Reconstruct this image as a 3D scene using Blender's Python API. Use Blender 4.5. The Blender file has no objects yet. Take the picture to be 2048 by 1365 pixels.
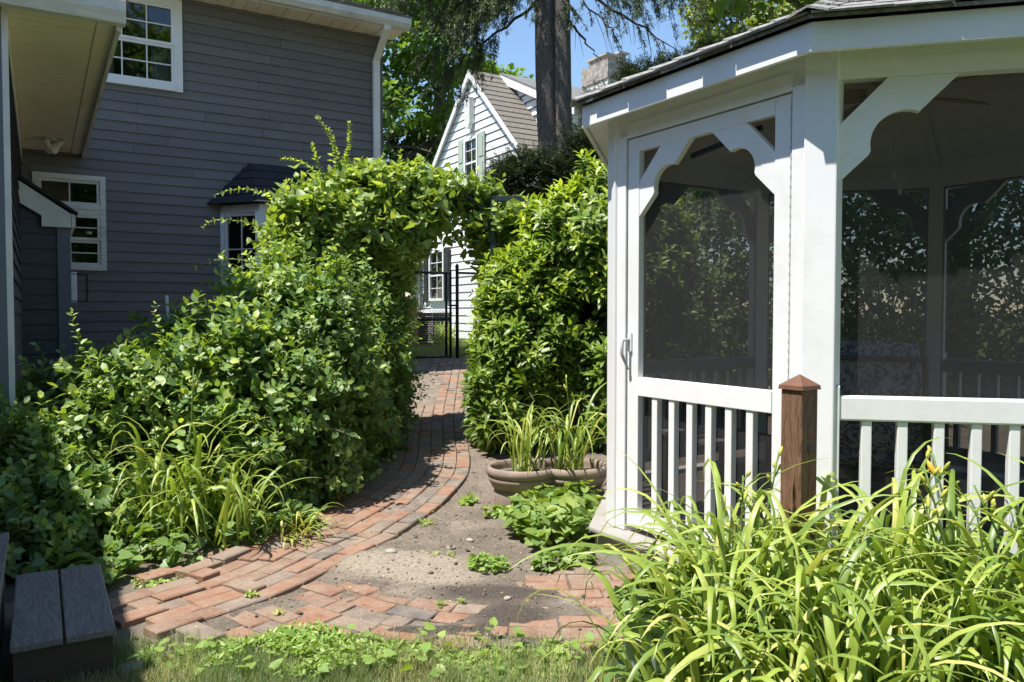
import bpy, math, random
import numpy as np
from mathutils import Vector, Matrix

R = math.radians
rng = np.random.default_rng(11)
random.seed(11)
SC = bpy.context.scene

# ------------------------------------------------------------------ camera, sky, sun, exposure
cam_data = bpy.data.cameras.new('camera')
cam_data.sensor_width = 36.0
cam_data.lens = 27.42
cam_data.clip_start = 0.05
cam_data.clip_end = 2000.0
cam = bpy.data.objects.new('camera', cam_data)
SC.collection.objects.link(cam)
cam.location = (0.0, 0.0, 1.28)
cam.rotation_euler = (R(90 - 1.946), 0, 0)
SC.camera = cam

SUN_ELEV = 66.5
LIGHT_H = (0.875, 0.484)                 # horizontal direction in which the light travels
world = bpy.data.worlds.new('World')
SC.world = world
world.use_nodes = True
wn = world.node_tree
wn.nodes.clear()
sky = wn.nodes.new('ShaderNodeTexSky')
sky.sky_type = 'NISHITA'
sky.sun_disc = False
sky.sun_elevation = R(SUN_ELEV)
sky.sun_rotation = math.atan2(-LIGHT_H[0], -LIGHT_H[1])
sky.air_density = 1.25
sky.dust_density = 0.15
sky.ozone_density = 4.5
bg = wn.nodes.new('ShaderNodeBackground')
bg.inputs['Strength'].default_value = 0.112
wo = wn.nodes.new('ShaderNodeOutputWorld')
wn.links.new(sky.outputs[0], bg.inputs[0])
wn.links.new(bg.outputs[0], wo.inputs[0])

sun_data = bpy.data.lights.new('sun', 'SUN')
sun_data.energy = 5.0
sun_data.angle = R(0.53)
sun_data.color = (1.0, 0.955, 0.88)
sun = bpy.data.objects.new('sun', sun_data)
SC.collection.objects.link(sun)
ce, se = math.cos(R(SUN_ELEV)), math.sin(R(SUN_ELEV))
sun.rotation_euler = Vector((LIGHT_H[0] * ce, LIGHT_H[1] * ce, -se)).to_track_quat('-Z', 'Y').to_euler()
sun.location = (-6, -3, 12)

SC.view_settings.view_transform = 'Standard'
SC.view_settings.look = 'None'
SC.view_settings.gamma = 1.0
SC.view_settings.use_curve_mapping = False
SC.view_settings.exposure = 0.86
SC.render.engine = 'CYCLES'
SC.cycles.max_bounces = 8
SC.cycles.transparent_max_bounces = 16
SC.cycles.use_denoising = True

# ------------------------------------------------------------------ helpers
COL = SC.collection

def link(o, parent=None):
    COL.objects.link(o)
    if parent is not None:
        o.parent = parent
    return o

def tag(o, label=None, cat=None, group=None, kind=None):
    if label: o['label'] = label
    if cat: o['category'] = cat
    if group: o['group'] = group
    if kind: o['kind'] = kind
    return o

def empty(name, loc=(0, 0, 0), rz=0.0, label=None, cat=None, group=None):
    o = bpy.data.objects.new(name, None)
    o.empty_display_size = 0.2
    o.location = loc
    o.rotation_euler = (0, 0, rz)
    COL.objects.link(o)
    return tag(o, label, cat, group)

def mesh_obj(name, verts, faces, mat, parent=None, smooth=False, rz=0.0, loc=None):
    me = bpy.data.meshes.new(name)
    me.from_pydata([tuple(v) for v in verts], [], faces)
    me.update()
    if mat is not None:
        me.materials.append(mat)
    if smooth:
        me.polygons.foreach_set('use_smooth', [True] * len(me.polygons))
    o = bpy.data.objects.new(name, me)
    if rz: o.rotation_euler = (0, 0, rz)
    if loc is not None: o.location = loc
    return link(o, parent)

def np_mesh(name, V, F, mat, parent=None, attr=None, smooth=True, attr_name='rnd'):
    """fast mesh: V (n,3), F (m,k) with k 3 or 4 or a list of such arrays"""
    if not isinstance(F, (list, tuple)): F = [F]
    F = [f for f in F if len(f)]
    me = bpy.data.meshes.new(name)
    me.vertices.add(len(V))
    me.vertices.foreach_set('co', np.ascontiguousarray(V, dtype=np.float32).ravel())
    nl = sum(f.size for f in F)
    npol = sum(len(f) for f in F)
    me.loops.add(nl)
    me.loops.foreach_set('vertex_index', np.concatenate([f.ravel() for f in F]).astype(np.int32))
    me.polygons.add(npol)
    tot = np.concatenate([np.full(len(f), f.shape[1]) for f in F])
    start = np.concatenate([[0], np.cumsum(tot)[:-1]])
    me.polygons.foreach_set('loop_start', start.astype(np.int32))
    me.polygons.foreach_set('loop_total', tot.astype(np.int32))
    if smooth:
        me.polygons.foreach_set('use_smooth', np.ones(npol, dtype=bool))
    me.update(calc_edges=True)
    if attr is not None:
        a = me.attributes.new(attr_name, 'FLOAT', 'POINT')
        a.data.foreach_set('value', np.ascontiguousarray(attr, dtype=np.float32))
    if mat is not None: me.materials.append(mat)
    o = bpy.data.objects.new(name, me)
    return link(o, parent)

BOXF = [(0, 3, 2, 1), (4, 5, 6, 7), (0, 1, 5, 4), (1, 2, 6, 5), (2, 3, 7, 6), (3, 0, 4, 7)]

class MB:
    """collects shapes into ONE mesh"""
    def __init__(s): s.v = []; s.f = []
    def add(s, vs, fs):
        b = len(s.v); s.v += [tuple(v) for v in vs]; s.f += [tuple(i + b for i in f) for f in fs]; return s
    def box(s, x0, x1, y0, y1, z0, z1):
        return s.add([(x0, y0, z0), (x1, y0, z0), (x1, y1, z0), (x0, y1, z0), (x0, y0, z1), (x1, y0, z1), (x1, y1, z1), (x0, y1, z1)], BOXF)
    def prism(s, pts, d0, d1, plane='yz'):
        """pts: 2D outline (counter-clockwise); extruded from d0 to d1 along the third axis"""
        n = len(pts)
        def P(p, d):
            if plane == 'yz': return (d, p[0], p[1])
            if plane == 'xz': return (p[0], d, p[1])
            return (p[0], p[1], d)
        vs = [P(p, d0) for p in pts] + [P(p, d1) for p in pts]
        fs = [tuple(range(n)), tuple(range(2 * n - 1, n - 1, -1))]
        fs += [(i, i + n, (i + 1) % n + n, (i + 1) % n) for i in range(n)]
        return s.add(vs, fs)
    def tube(s, pts, rads, n=6, cap=True):
        pts = [Vector(p) for p in pts]
        if not hasattr(rads, '__len__'): rads = [rads] * len(pts)
        b = len(s.v)
        prev = None
        for i, p in enumerate(pts):
            t = (pts[min(i + 1, len(pts) - 1)] - pts[max(i - 1, 0)]).normalized()
            if prev is None:
                a = Vector((0, 0, 1)) if abs(t.z) < 0.9 else Vector((1, 0, 0))
                u = t.cross(a).normalized()
            else:
                u = (prev - t * prev.dot(t)).normalized()
            prev = u
            w = t.cross(u)
            for k in range(n):
                an = 2 * math.pi * k / n
                s.v.append(tuple(p + (u * math.cos(an) + w * math.sin(an)) * rads[i]))
        for i in range(len(pts) - 1):
            for k in range(n):
                s.f.append((b + i * n + k, b + i * n + (k + 1) % n, b + (i + 1) * n + (k + 1) % n, b + (i + 1) * n + k))
        if cap:
            s.f.append(tuple(b + k for k in range(n - 1, -1, -1)))
            e = b + (len(pts) - 1) * n
            s.f.append(tuple(e + k for k in range(n)))
        return s
    def lathe(s, prof, n=24, c=(0, 0), squash=1.0):
        b = len(s.v)
        for (r, z) in prof:
            for k in range(n):
                a = 2 * math.pi * k / n
                s.v.append((c[0] + r * math.cos(a), c[1] + r * math.sin(a) * squash, z))
        for i in range(len(prof) - 1):
            for k in range(n):
                s.f.append((b + i * n + k, b + i * n + (k + 1) % n, b + (i + 1) * n + (k + 1) % n, b + (i + 1) * n + k))
        return s
    def build(s, name, mat, parent=None, smooth=False, bev=0.0, rz=0.0, loc=None):
        o = mesh_obj(name, s.v, s.f, mat, parent, smooth, rz, loc)
        if bev:
            m = o.modifiers.new('bevel', 'BEVEL'); m.width = bev; m.segments = 2; m.limit_method = 'ANGLE'
        return o

def box(name, x0, x1, y0, y1, z0, z1, mat, parent=None, bev=0.0, rz=0.0):
    return MB().box(x0, x1, y0, y1, z0, z1).build(name, mat, parent, bev=bev, rz=rz)

# ------------------------------------------------------------------ materials
def mat_new(name):
    m = bpy.data.materials.new(name)
    m.use_nodes = True
    nt = m.node_tree
    return m, nt, nt.nodes['Principled BSDF']

def N(nt, kind, **kw):
    n = nt.nodes.new(kind)
    for k, v in kw.items():
        if k in n.inputs: n.inputs[k].default_value = v
        else: setattr(n, k, v)
    return n

def surf(name, c1, c2=None, rough=0.6, scale=8.0, stretch=(1, 1, 1), bump=0.0, bscale=60.0, spec=0.4, detail=5.0, dirt=None, dirt_amt=0.0, coord='Object', bdist=0.004, objvar=0.0):
    """mottled surface: c1..c2 by noise, optional dirt stains, fine relief"""
    m, nt, p = mat_new(name)
    L = nt.links
    tc = N(nt, 'ShaderNodeTexCoord')
    mp = N(nt, 'ShaderNodeMapping'); mp.inputs['Scale'].default_value = stretch
    L.new(tc.outputs[coord], mp.inputs[0])
    no = N(nt, 'ShaderNodeTexNoise', Scale=scale, Detail=detail, Roughness=0.6)
    L.new(mp.outputs[0], no.inputs['Vector'])
    rp = N(nt, 'ShaderNodeValToRGB')
    rp.color_ramp.elements[0].position = 0.3; rp.color_ramp.elements[1].position = 0.72
    rp.color_ramp.elements[0].color = (*c1, 1); rp.color_ramp.elements[1].color = (*(c2 or c1), 1)
    L.new(no.outputs[0], rp.inputs[0])
    out = rp.outputs[0]
    if dirt:
        n2 = N(nt, 'ShaderNodeTexNoise', Scale=2.3, Detail=8.0, Roughness=0.7)
        L.new(tc.outputs[coord], n2.inputs['Vector'])
        r2 = N(nt, 'ShaderNodeValToRGB')
        r2.color_ramp.elements[0].position = 0.5; r2.color_ramp.elements[1].position = 0.78
        r2.color_ramp.elements[0].color = (0, 0, 0, 1); r2.color_ramp.elements[1].color = (dirt_amt,) * 3 + (1,)
        L.new(n2.outputs[0], r2.inputs[0])
        mx = N(nt, 'ShaderNodeMix', data_type='RGBA')
        L.new(r2.outputs[0], mx.inputs[0]); L.new(out, mx.inputs[6]); mx.inputs[7].default_value = (*dirt, 1)
        out = mx.outputs[2]
    if objvar:
        oi = N(nt, 'ShaderNodeObjectInfo'); mr = N(nt, 'ShaderNodeMapRange'); mr.inputs[3].default_value = 1 - objvar; mr.inputs[4].default_value = 1 + objvar
        L.new(oi.outputs['Random'], mr.inputs[0]); hs = N(nt, 'ShaderNodeHueSaturation'); L.new(mr.outputs[0], hs.inputs['Value']); L.new(out, hs.inputs['Color']); out = hs.outputs[0]
    L.new(out, p.inputs['Base Color'])
    p.inputs['Roughness'].default_value = rough
    p.inputs['Specular IOR Level'].default_value = spec
    if bump:
        nb = N(nt, 'ShaderNodeTexNoise', Scale=bscale, Detail=4.0)
        L.new(mp.outputs[0], nb.inputs['Vector'])
        bp = N(nt, 'ShaderNodeBump', Strength=bump, Distance=bdist)
        L.new(nb.outputs[0], bp.inputs['Height']); L.new(bp.outputs[0], p.inputs['Normal'])
    return m

def leaf_mat(name, dark, light, young=None, rough=0.42, trans=0.3, spec=0.6, tcol=None):
    """leaf colour runs dark -> light -> young by the per-leaf value 'rnd'"""
    m, nt, p = mat_new(name)
    L = nt.links
    at = N(nt, 'ShaderNodeAttribute', attribute_name='rnd')
    rp = N(nt, 'ShaderNodeValToRGB')
    e = rp.color_ramp.elements
    e[0].position = 0.0; e[0].color = (*dark, 1)
    e[1].position = 0.62; e[1].color = (*light, 1)
    k = e.new(1.0); k.color = (*(young or light), 1)
    L.new(at.outputs['Fac'], rp.inputs[0])
    tc = N(nt, 'ShaderNodeTexCoord')
    no = N(nt, 'ShaderNodeTexNoise', Scale=26.0, Detail=3.0)
    L.new(tc.outputs['Object'], no.inputs['Vector'])
    hs = N(nt, 'ShaderNodeHueSaturation')
    mr = N(nt, 'ShaderNodeMapRange'); mr.inputs[3].default_value = 0.78; mr.inputs[4].default_value = 1.22
    L.new(no.outputs[0], mr.inputs[0]); L.new(mr.outputs[0], hs.inputs['Value'])
    L.new(rp.outputs[0], hs.inputs['Color'])
    L.new(hs.outputs[0], p.inputs['Base Color'])
    p.inputs['Roughness'].default_value = rough
    p.inputs['Specular IOR Level'].default_value = spec
    tr = N(nt, 'ShaderNodeBsdfTranslucent')
    mu = N(nt, 'ShaderNodeMix', data_type='RGBA', blend_type='MULTIPLY'); mu.inputs[0].default_value = 1.0
    L.new(hs.outputs[0], mu.inputs[6]); mu.inputs[7].default_value = (*(tcol or (1.9, 1.8, 0.6)), 1)
    L.new(mu.outputs[2], tr.inputs[0])
    ms = N(nt, 'ShaderNodeMixShader'); ms.inputs[0].default_value = trans
    L.new(p.outputs[0], ms.inputs[1]); L.new(tr.outputs[0], ms.inputs[2])
    L.new(ms.outputs[0], nt.nodes['Material Output'].inputs[0])
    return m

M = {}
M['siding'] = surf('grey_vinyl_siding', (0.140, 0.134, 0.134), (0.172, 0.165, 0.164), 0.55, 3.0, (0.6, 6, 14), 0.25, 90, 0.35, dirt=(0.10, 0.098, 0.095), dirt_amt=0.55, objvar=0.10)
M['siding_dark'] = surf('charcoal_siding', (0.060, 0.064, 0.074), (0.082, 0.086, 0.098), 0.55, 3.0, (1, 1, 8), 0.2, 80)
M['corner_blue'] = surf('blue_grey_board', (0.135, 0.155, 0.19), (0.165, 0.19, 0.225), 0.5, 2.0, (4, 4, 0.4), 0.1)
M['white_vinyl'] = surf('white_vinyl', (0.74, 0.745, 0.765), (0.80, 0.80, 0.81), 0.38, 2.2, (1, 1, 1), 0.05, 40, 0.45, dirt=(0.52, 0.50, 0.43), dirt_amt=0.5)
M['white_paint'] = surf('white_paint', (0.70, 0.69, 0.66), (0.80, 0.79, 0.76), 0.5, 4.0, (1, 1, 1), 0.12, 70, 0.35, dirt=(0.42, 0.40, 0.33), dirt_amt=0.45)
M['cream_soffit'] = surf('cream_soffit', (0.86, 0.76, 0.55), (0.90, 0.81, 0.62), 0.5, 2.0, dirt=(0.40, 0.33, 0.22), dirt_amt=0.4)
M['gutter'] = surf('weathered_gutter', (0.55, 0.54, 0.50), (0.76, 0.75, 0.71), 0.5, 5.0, (1, 6, 6), 0.05, 50, dirt=(0.20, 0.19, 0.16), dirt_amt=0.6)
M['house_white'] = surf('white_clapboard', (0.72, 0.72, 0.73), (0.82, 0.82, 0.82), 0.6, 3.0, (1, 1, 8), 0.1)
M['clap_shadow'] = surf('clapboard_shadow_lap', (0.12, 0.12, 0.13), (0.16, 0.16, 0.17), 0.8)  # dark colour paints the shadow line under each lapped board
M['shutter_black'] = surf('black_shutter', (0.022, 0.023, 0.026), (0.035, 0.035, 0.038), 0.5)
M['shutter_sage'] = surf('sage_shutter', (0.36, 0.43, 0.36), (0.42, 0.49, 0.41), 0.6)
M['roof_brown'] = surf('brown_shingle', (0.125, 0.108, 0.088), (0.21, 0.188, 0.158), 0.9, 22.0, (1, 1, 1), 0.6, 120)
M['roof_grey'] = surf('grey_shingle', (0.12, 0.122, 0.115), (0.20, 0.20, 0.188), 0.9, 18.0, (1, 1, 1), 0.6, 120)
M['roof_dark'] = surf('dark_shingle', (0.018, 0.020, 0.026), (0.034, 0.036, 0.043), 0.85, 16.0, (1, 1, 1), 0.5, 120)
M['gaz_shingle'] = surf('weathered_asphalt_shingle', (0.14, 0.135, 0.128), (0.36, 0.35, 0.33), 0.92, 34.0, (1, 1, 1), 1.0, 220, 0.3)
M['ceiling'] = surf('beadboard_ceiling', (0.70, 0.67, 0.58), (0.78, 0.75, 0.66), 0.6, 3.0)
M['deck_pvc'] = surf('grey_pvc_nosing', (0.27, 0.25, 0.23), (0.34, 0.32, 0.295), 0.6, 6.0, (1, 1, 1), 0.1, 60)
M['pine_floor'] = surf('dark_floor_boards', (0.10, 0.085, 0.07), (0.15, 0.13, 0.11), 0.7)
M['concrete'] = surf('concrete', (0.34, 0.32, 0.29), (0.46, 0.44, 0.40), 0.9, 12.0, (1, 1, 1), 0.5, 90)
M['terracotta_grey'] = surf('weathered_clay_pot', (0.20, 0.15, 0.118), (0.31, 0.24, 0.195), 0.75, 7.0, (1, 1, 1), 0.25, 60, 0.25, dirt=(0.36, 0.32, 0.27), dirt_amt=0.5)
M['green_pot'] = surf('pale_green_pot', (0.25, 0.33, 0.28), (0.32, 0.41, 0.35), 0.45, 4.0)
M['green_metal'] = surf('dark_green_metal', (0.020, 0.040, 0.038), (0.034, 0.058, 0.054), 0.38, 6.0)
M['black_metal'] = surf('black_coated_metal', (0.008, 0.008, 0.009), (0.016, 0.016, 0.017), 0.45, 6.0)
M['steel'] = surf('grey_steel', (0.30, 0.30, 0.31), (0.40, 0.40, 0.41), 0.4, 6.0)
M['dark_room'] = surf('dark_interior', (0.022, 0.021, 0.020), (0.03, 0.028, 0.026), 0.9)
M['curtain'] = surf('blue_grey_curtain', (0.22, 0.25, 0.30), (0.32, 0.35, 0.40), 0.9, 5.0, (9, 9, 0.4))
M['orange_brick'] = surf('orange_brick', (0.30, 0.12, 0.055), (0.42, 0.20, 0.10), 0.9, 9.0, (1, 1, 1), 0.6, 80)
M['mortar_white'] = surf('flaking_whitewash', (0.40, 0.37, 0.33), (0.80, 0.78, 0.74), 0.9, 7.0, (1, 1, 1), 0.7, 60, detail=8)
M['chimney_top'] = surf('bare_chimney_stone', (0.16, 0.13, 0.11), (0.50, 0.45, 0.40), 0.95, 9.0, (1, 1, 1), 0.8, 60, detail=8)
M['bark'] = surf('grey_brown_bark', (0.075, 0.066, 0.060), (0.25, 0.228, 0.21), 0.95, 7.0, (9, 9, 1.4), 1.0, 16.0, 0.15, detail=8, bdist=0.03)
M['twig'] = surf('dark_twig', (0.030, 0.025, 0.020), (0.06, 0.05, 0.04), 0.9)
M['stem_brown'] = surf('brown_stem', (0.10, 0.075, 0.05), (0.16, 0.125, 0.085), 0.9)
M['stem_green'] = surf('green_stem', (0.12, 0.19, 0.045), (0.17, 0.25, 0.06), 0.6)
M['fan_wood'] = surf('tan_fan_blade', (0.36, 0.26, 0.15), (0.46, 0.34, 0.20), 0.5, 5.0, (1, 8, 1))
M['frame_brown'] = surf('brown_chair_frame', (0.045, 0.034, 0.026), (0.065, 0.05, 0.038), 0.5)
M['stone'] = surf('pale_pebble', (0.27, 0.24, 0.20), (0.38, 0.35, 0.30), 0.85, 30.0)
M['dry'] = surf('dry_leaf', (0.30, 0.20, 0.085), (0.45, 0.33, 0.15), 0.8, 20)
M['bud'] = surf('lily_bud', (0.30, 0.36, 0.06), (0.50, 0.42, 0.06), 0.5, 12.0, (1, 1, 8))
M['bud_orange'] = surf('orange_lily_bud', (0.70, 0.33, 0.03), (0.72, 0.46, 0.05), 0.5, 10.0)
M['cap_copper'] = surf('brown_post_cap', (0.13, 0.062, 0.036), (0.20, 0.10, 0.06), 0.5, 9.0)
M['bulb'] = surf('flood_lamp_glass', (0.50, 0.50, 0.48), (0.58, 0.58, 0.55), 0.15)

# stained wood with stretched grain and a few knots
def wood(name, c1, c2, stretch, scale=3.0, rough=0.7, ring=6.0, bump=0.4):
    m, nt, p = mat_new(name); L = nt.links
    tc = N(nt, 'ShaderNodeTexCoord'); mp = N(nt, 'ShaderNodeMapping'); mp.inputs['Scale'].default_value = stretch
    L.new(tc.outputs['Object'], mp.inputs[0])
    n1 = N(nt, 'ShaderNodeTexNoise', Scale=scale, Detail=3.0, Distortion=0.7); L.new(mp.outputs[0], n1.inputs['Vector'])
    ma = N(nt, 'ShaderNodeMath', operation='MULTIPLY'); ma.inputs[1].default_value = ring; L.new(n1.outputs[0], ma.inputs[0])
    fr = N(nt, 'ShaderNodeMath', operation='PINGPONG'); fr.inputs[1].default_value = 0.5; L.new(ma.outputs[0], fr.inputs[0])
    n2 = N(nt, 'ShaderNodeTexNoise', Scale=scale * 9, Detail=3.0); L.new(mp.outputs[0], n2.inputs['Vector'])
    ad = N(nt, 'ShaderNodeMath', operation='ADD'); L.new(fr.outputs[0], ad.inputs[0]); L.new(n2.outputs[0], ad.inputs[1])
    rp = N(nt, 'ShaderNodeValToRGB'); rp.color_ramp.elements[0].position = 0.35; rp.color_ramp.elements[1].position = 1.0
    rp.color_ramp.elements[0].color = (*c1, 1); rp.color_ramp.elements[1].color = (*c2, 1)
    L.new(ad.outputs[0], rp.inputs[0]); L.new(rp.outputs[0], p.inputs['Base Color'])
    p.inputs['Roughness'].default_value = rough; p.inputs['Specular IOR Level'].default_value = 0.25
    bp = N(nt, 'ShaderNodeBump', Strength=bump, Distance=0.003); L.new(ad.outputs[0], bp.inputs['Height']); L.new(bp.outputs[0], p.inputs['Normal'])
    return m
M['post_wood'] = wood('brown_stained_post', (0.070, 0.036, 0.022), (0.21, 0.115, 0.072), (14, 14, 1.3))
M['step_wood'] = wood('grey_brown_composite', (0.12, 0.105, 0.096), (0.215, 0.19, 0.175), (9, 1.2, 9), 2.4, 0.7, 7.0)

# insect screen: fine dark mesh seen as a veil
def screen_mat():
    m, nt, p = mat_new('insect_screen'); L = nt.links
    p.inputs['Base Color'].default_value = (0.034, 0.034, 0.036, 1); p.inputs['Roughness'].default_value = 0.7
    p.inputs['Specular IOR Level'].default_value = 0.2
    t = N(nt, 'ShaderNodeBsdfTransparent')
    ms = N(nt, 'ShaderNodeMixShader'); ms.inputs[0].default_value = 0.54
    L.new(t.outputs[0], ms.inputs[1]); L.new(p.outputs[0], ms.inputs[2]); L.new(ms.outputs[0], nt.nodes['Material Output'].inputs[0])
    return m
M['screen'] = screen_mat()

def glass_mat():
    m, nt, p = mat_new('window_glass'); L = nt.links
    g = N(nt, 'ShaderNodeBsdfGlossy', Roughness=0.02); g.inputs[0].default_value = (0.95, 0.97, 1.0, 1)
    t = N(nt, 'ShaderNodeBsdfTransparent'); t.inputs[0].default_value = (0.72, 0.76, 0.76, 1)
    f = N(nt, 'ShaderNodeFresnel', IOR=1.85)
    ms = N(nt, 'ShaderNodeMixShader'); L.new(f.outputs[0], ms.inputs[0]); L.new(t.outputs[0], ms.inputs[1]); L.new(g.outputs[0], ms.inputs[2])
    L.new(ms.outputs[0], nt.nodes['Material Output'].inputs[0])
    return m
M['glass'] = glass_mat()

def brick_mat(name, by_attr):
    m, nt, p = mat_new(name); L = nt.links
    if by_attr:
        src = N(nt, 'ShaderNodeAttribute', attribute_name='rnd').outputs['Fac']
    else:
        src = N(nt, 'ShaderNodeObjectInfo').outputs['Random']
    rp = N(nt, 'ShaderNodeValToRGB'); rp.color_ramp.interpolation = 'LINEAR'
    e = rp.color_ramp.elements
    cols = [(0.0, (0.225, 0.108, 0.066)), (0.2, (0.265, 0.142, 0.090)), (0.4, (0.20, 0.112, 0.076)), (0.56, (0.235, 0.165, 0.118)), (0.72, (0.17, 0.130, 0.103)), (0.88, (0.12, 0.110, 0.102)), (1.0, (0.245, 0.18, 0.135))]
    e[0].position, e[0].color = cols[0][0], (*cols[0][1], 1)
    e[1].position, e[1].color = cols[-1][0], (*cols[-1][1], 1)
    for pos, c in cols[1:-1]:
        k = e.new(pos); k.color = (*c, 1)
    L.new(src, rp.inputs[0])
    ge = N(nt, 'ShaderNodeNewGeometry')
    no = N(nt, 'ShaderNodeTexNoise', Scale=9.0, Detail=8.0, Roughness=0.72); L.new(ge.outputs['Position'], no.inputs['Vector'])
    r2 = N(nt, 'ShaderNodeValToRGB'); r2.color_ramp.elements[0].position = 0.40; r2.color_ramp.elements[1].position = 0.72
    r2.color_ramp.elements[0].color = (0.0,) * 3 + (1,); r2.color_ramp.elements[1].color = (0.8,) * 3 + (1,)
    L.new(no.outputs[0], r2.inputs[0])
    mx = N(nt, 'ShaderNodeMix', data_type='RGBA'); L.new(r2.outputs[0], mx.inputs[0]); L.new(rp.outputs[0], mx.inputs[6]); mx.inputs[7].default_value = (0.305, 0.245, 0.19, 1)
    nf = N(nt, 'ShaderNodeTexNoise', Scale=70.0, Detail=5.0); L.new(ge.outputs['Position'], nf.inputs['Vector'])
    mr = N(nt, 'ShaderNodeMapRange'); mr.inputs[3].default_value = 0.72; mr.inputs[4].default_value = 1.25; L.new(nf.outputs[0], mr.inputs[0])
    hs = N(nt, 'ShaderNodeHueSaturation'); L.new(mx.outputs[2], hs.inputs['Color']); L.new(mr.outputs[0], hs.inputs['Value'])
    L.new(hs.outputs[0], p.inputs['Base Color'])
    p.inputs['Roughness'].default_value = 0.9; p.inputs['Specular IOR Level'].default_value = 0.2
    bp = N(nt, 'ShaderNodeBump', Strength=0.7, Distance=0.004); L.new(nf.outputs[0], bp.inputs['Height']); L.new(bp.outputs[0], p.inputs['Normal'])
    return m
M['brick'] = brick_mat('path_brick', False)
M['brick_far'] = brick_mat('path_brick_far', True)

def ground_mat():
    m, nt, p = mat_new('soil_and_sand'); L = nt.links
    ge = N(nt, 'ShaderNodeNewGeometry')
    n1 = N(nt, 'ShaderNodeTexNoise', Scale=4.0, Detail=9.0, Roughness=0.7); L.new(ge.outputs['Position'], n1.inputs['Vector'])
    n2 = N(nt, 'ShaderNodeTexNoise', Scale=55.0, Detail=9.0, Roughness=0.78); L.new(ge.outputs['Position'], n2.inputs['Vector'])
    r1 = N(nt, 'ShaderNodeValToRGB'); r1.color_ramp.elements[0].position = 0.3; r1.color_ramp.elements[1].position = 0.7
    r1.color_ramp.elements[0].color = (0.17, 0.138, 0.11, 1); r1.color_ramp.elements[1].color = (0.30, 0.25, 0.20, 1)
    L.new(n1.outputs[0], r1.inputs[0])
    def blend(prev, attr, col, sharp=0.16):
        a = N(nt, 'ShaderNodeAttribute', attribute_name=attr)
        ad = N(nt, 'ShaderNodeMath', operation='ADD'); L.new(a.outputs['Fac'], ad.inputs[0])
        sb = N(nt, 'ShaderNodeMath', operation='SUBTRACT'); sb.inputs[1].default_value = 0.5; L.new(n1.outputs[0], sb.inputs[0])
        L.new(sb.outputs[0], ad.inputs[1])
        mr = N(nt, 'ShaderNodeMapRange'); mr.inputs[1].default_value = 0.5 - sharp; mr.inputs[2].default_value = 0.5 + sharp; L.new(ad.outputs[0], mr.inputs[0])
        mx = N(nt, 'ShaderNodeMix', data_type='RGBA'); L.new(mr.outputs[0], mx.inputs[0]); L.new(prev, mx.inputs[6]); mx.inputs[7].default_value = (*col, 1)
        return mx.outputs[2]
    c = blend(r1.outputs[0], 'sand', (0.40, 0.335, 0.265), 0.3)
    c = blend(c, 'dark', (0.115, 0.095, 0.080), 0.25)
    c = blend(c, 'lawn', (0.085, 0.115, 0.035), 0.25)
    mr = N(nt, 'ShaderNodeMapRange'); mr.inputs[1].default_value = 0.25; mr.inputs[2].default_value = 0.75; mr.inputs[3].default_value = 0.55; mr.inputs[4].default_value = 1.4; L.new(n2.outputs[0], mr.inputs[0])
    hs = N(nt, 'ShaderNodeHueSaturation'); L.new(c, hs.inputs['Color']); L.new(mr.outputs[0], hs.inputs['Value'])
    L.new(hs.outputs[0], p.inputs['Base Color'])
    p.inputs['Roughness'].default_value = 0.95; p.inputs['Specular IOR Level'].default_value = 0.15
    bp = N(nt, 'ShaderNodeBump', Strength=1.0, Distance=0.02); L.new(n2.outputs[0], bp.inputs['Height']); L.new(bp.outputs[0], p.inputs['Normal'])
    return m
M['ground'] = ground_mat()

def pattern_mat():
    m, nt, p = mat_new('navy_and_white_print'); L = nt.links
    tc = N(nt, 'ShaderNodeTexCoord')
    v = N(nt, 'ShaderNodeTexNoise', Scale=17.0, Detail=2.0, Distortion=3.0); L.new(tc.outputs['Object'], v.inputs['Vector'])
    rp = N(nt, 'ShaderNodeValToRGB'); rp.color_ramp.interpolation = 'CONSTANT'
    rp.color_ramp.elements[0].color = (0.05, 0.07, 0.16, 1); rp.color_ramp.elements[1].position = 0.47; rp.color_ramp.elements[1].color = (0.42, 0.43, 0.46, 1)
    L.new(v.outputs[0], rp.inputs[0]); L.new(rp.outputs[0], p.inputs['Base Color']); p.inputs['Roughness'].default_value = 0.9
    return m
M['print'] = pattern_mat()

# foliage
M['lf_shrub'] = leaf_mat('shrub_leaf', (0.060, 0.122, 0.034), (0.185, 0.295, 0.078), (0.42, 0.51, 0.12), 0.50, 0.32, 0.6)
M['lf_vine'] = leaf_mat('vine_leaf', (0.095, 0.165, 0.044), (0.245, 0.345, 0.085), (0.48, 0.55, 0.14), 0.50, 0.36, 0.6)
M['lf_laurel'] = leaf_mat('glossy_hedge_leaf', (0.058, 0.115, 0.020), (0.205, 0.31, 0.040), (0.48, 0.56, 0.075), 0.43, 0.32, 0.6)
M['lf_violet'] = leaf_mat('violet_leaf', (0.085, 0.165, 0.040), (0.205, 0.305, 0.07), (0.40, 0.46, 0.12), 0.5, 0.30)
M['lf_lily'] = leaf_mat('daylily_blade', (0.105, 0.195, 0.032), (0.315, 0.405, 0.070), (0.55, 0.53, 0.17), 0.42, 0.30, tcol=(1.4, 1.4, 0.7))
M['lf_maple'] = leaf_mat('tree_leaf', (0.055, 0.12, 0.022), (0.145, 0.255, 0.042), (0.27, 0.37, 0.06), 0.5, 0.42)
M['lf_oak'] = leaf_mat('pale_tree_leaf', (0.11, 0.165, 0.045), (0.25, 0.30, 0.09), (0.40, 0.42, 0.15), 0.5, 0.32)
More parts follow.
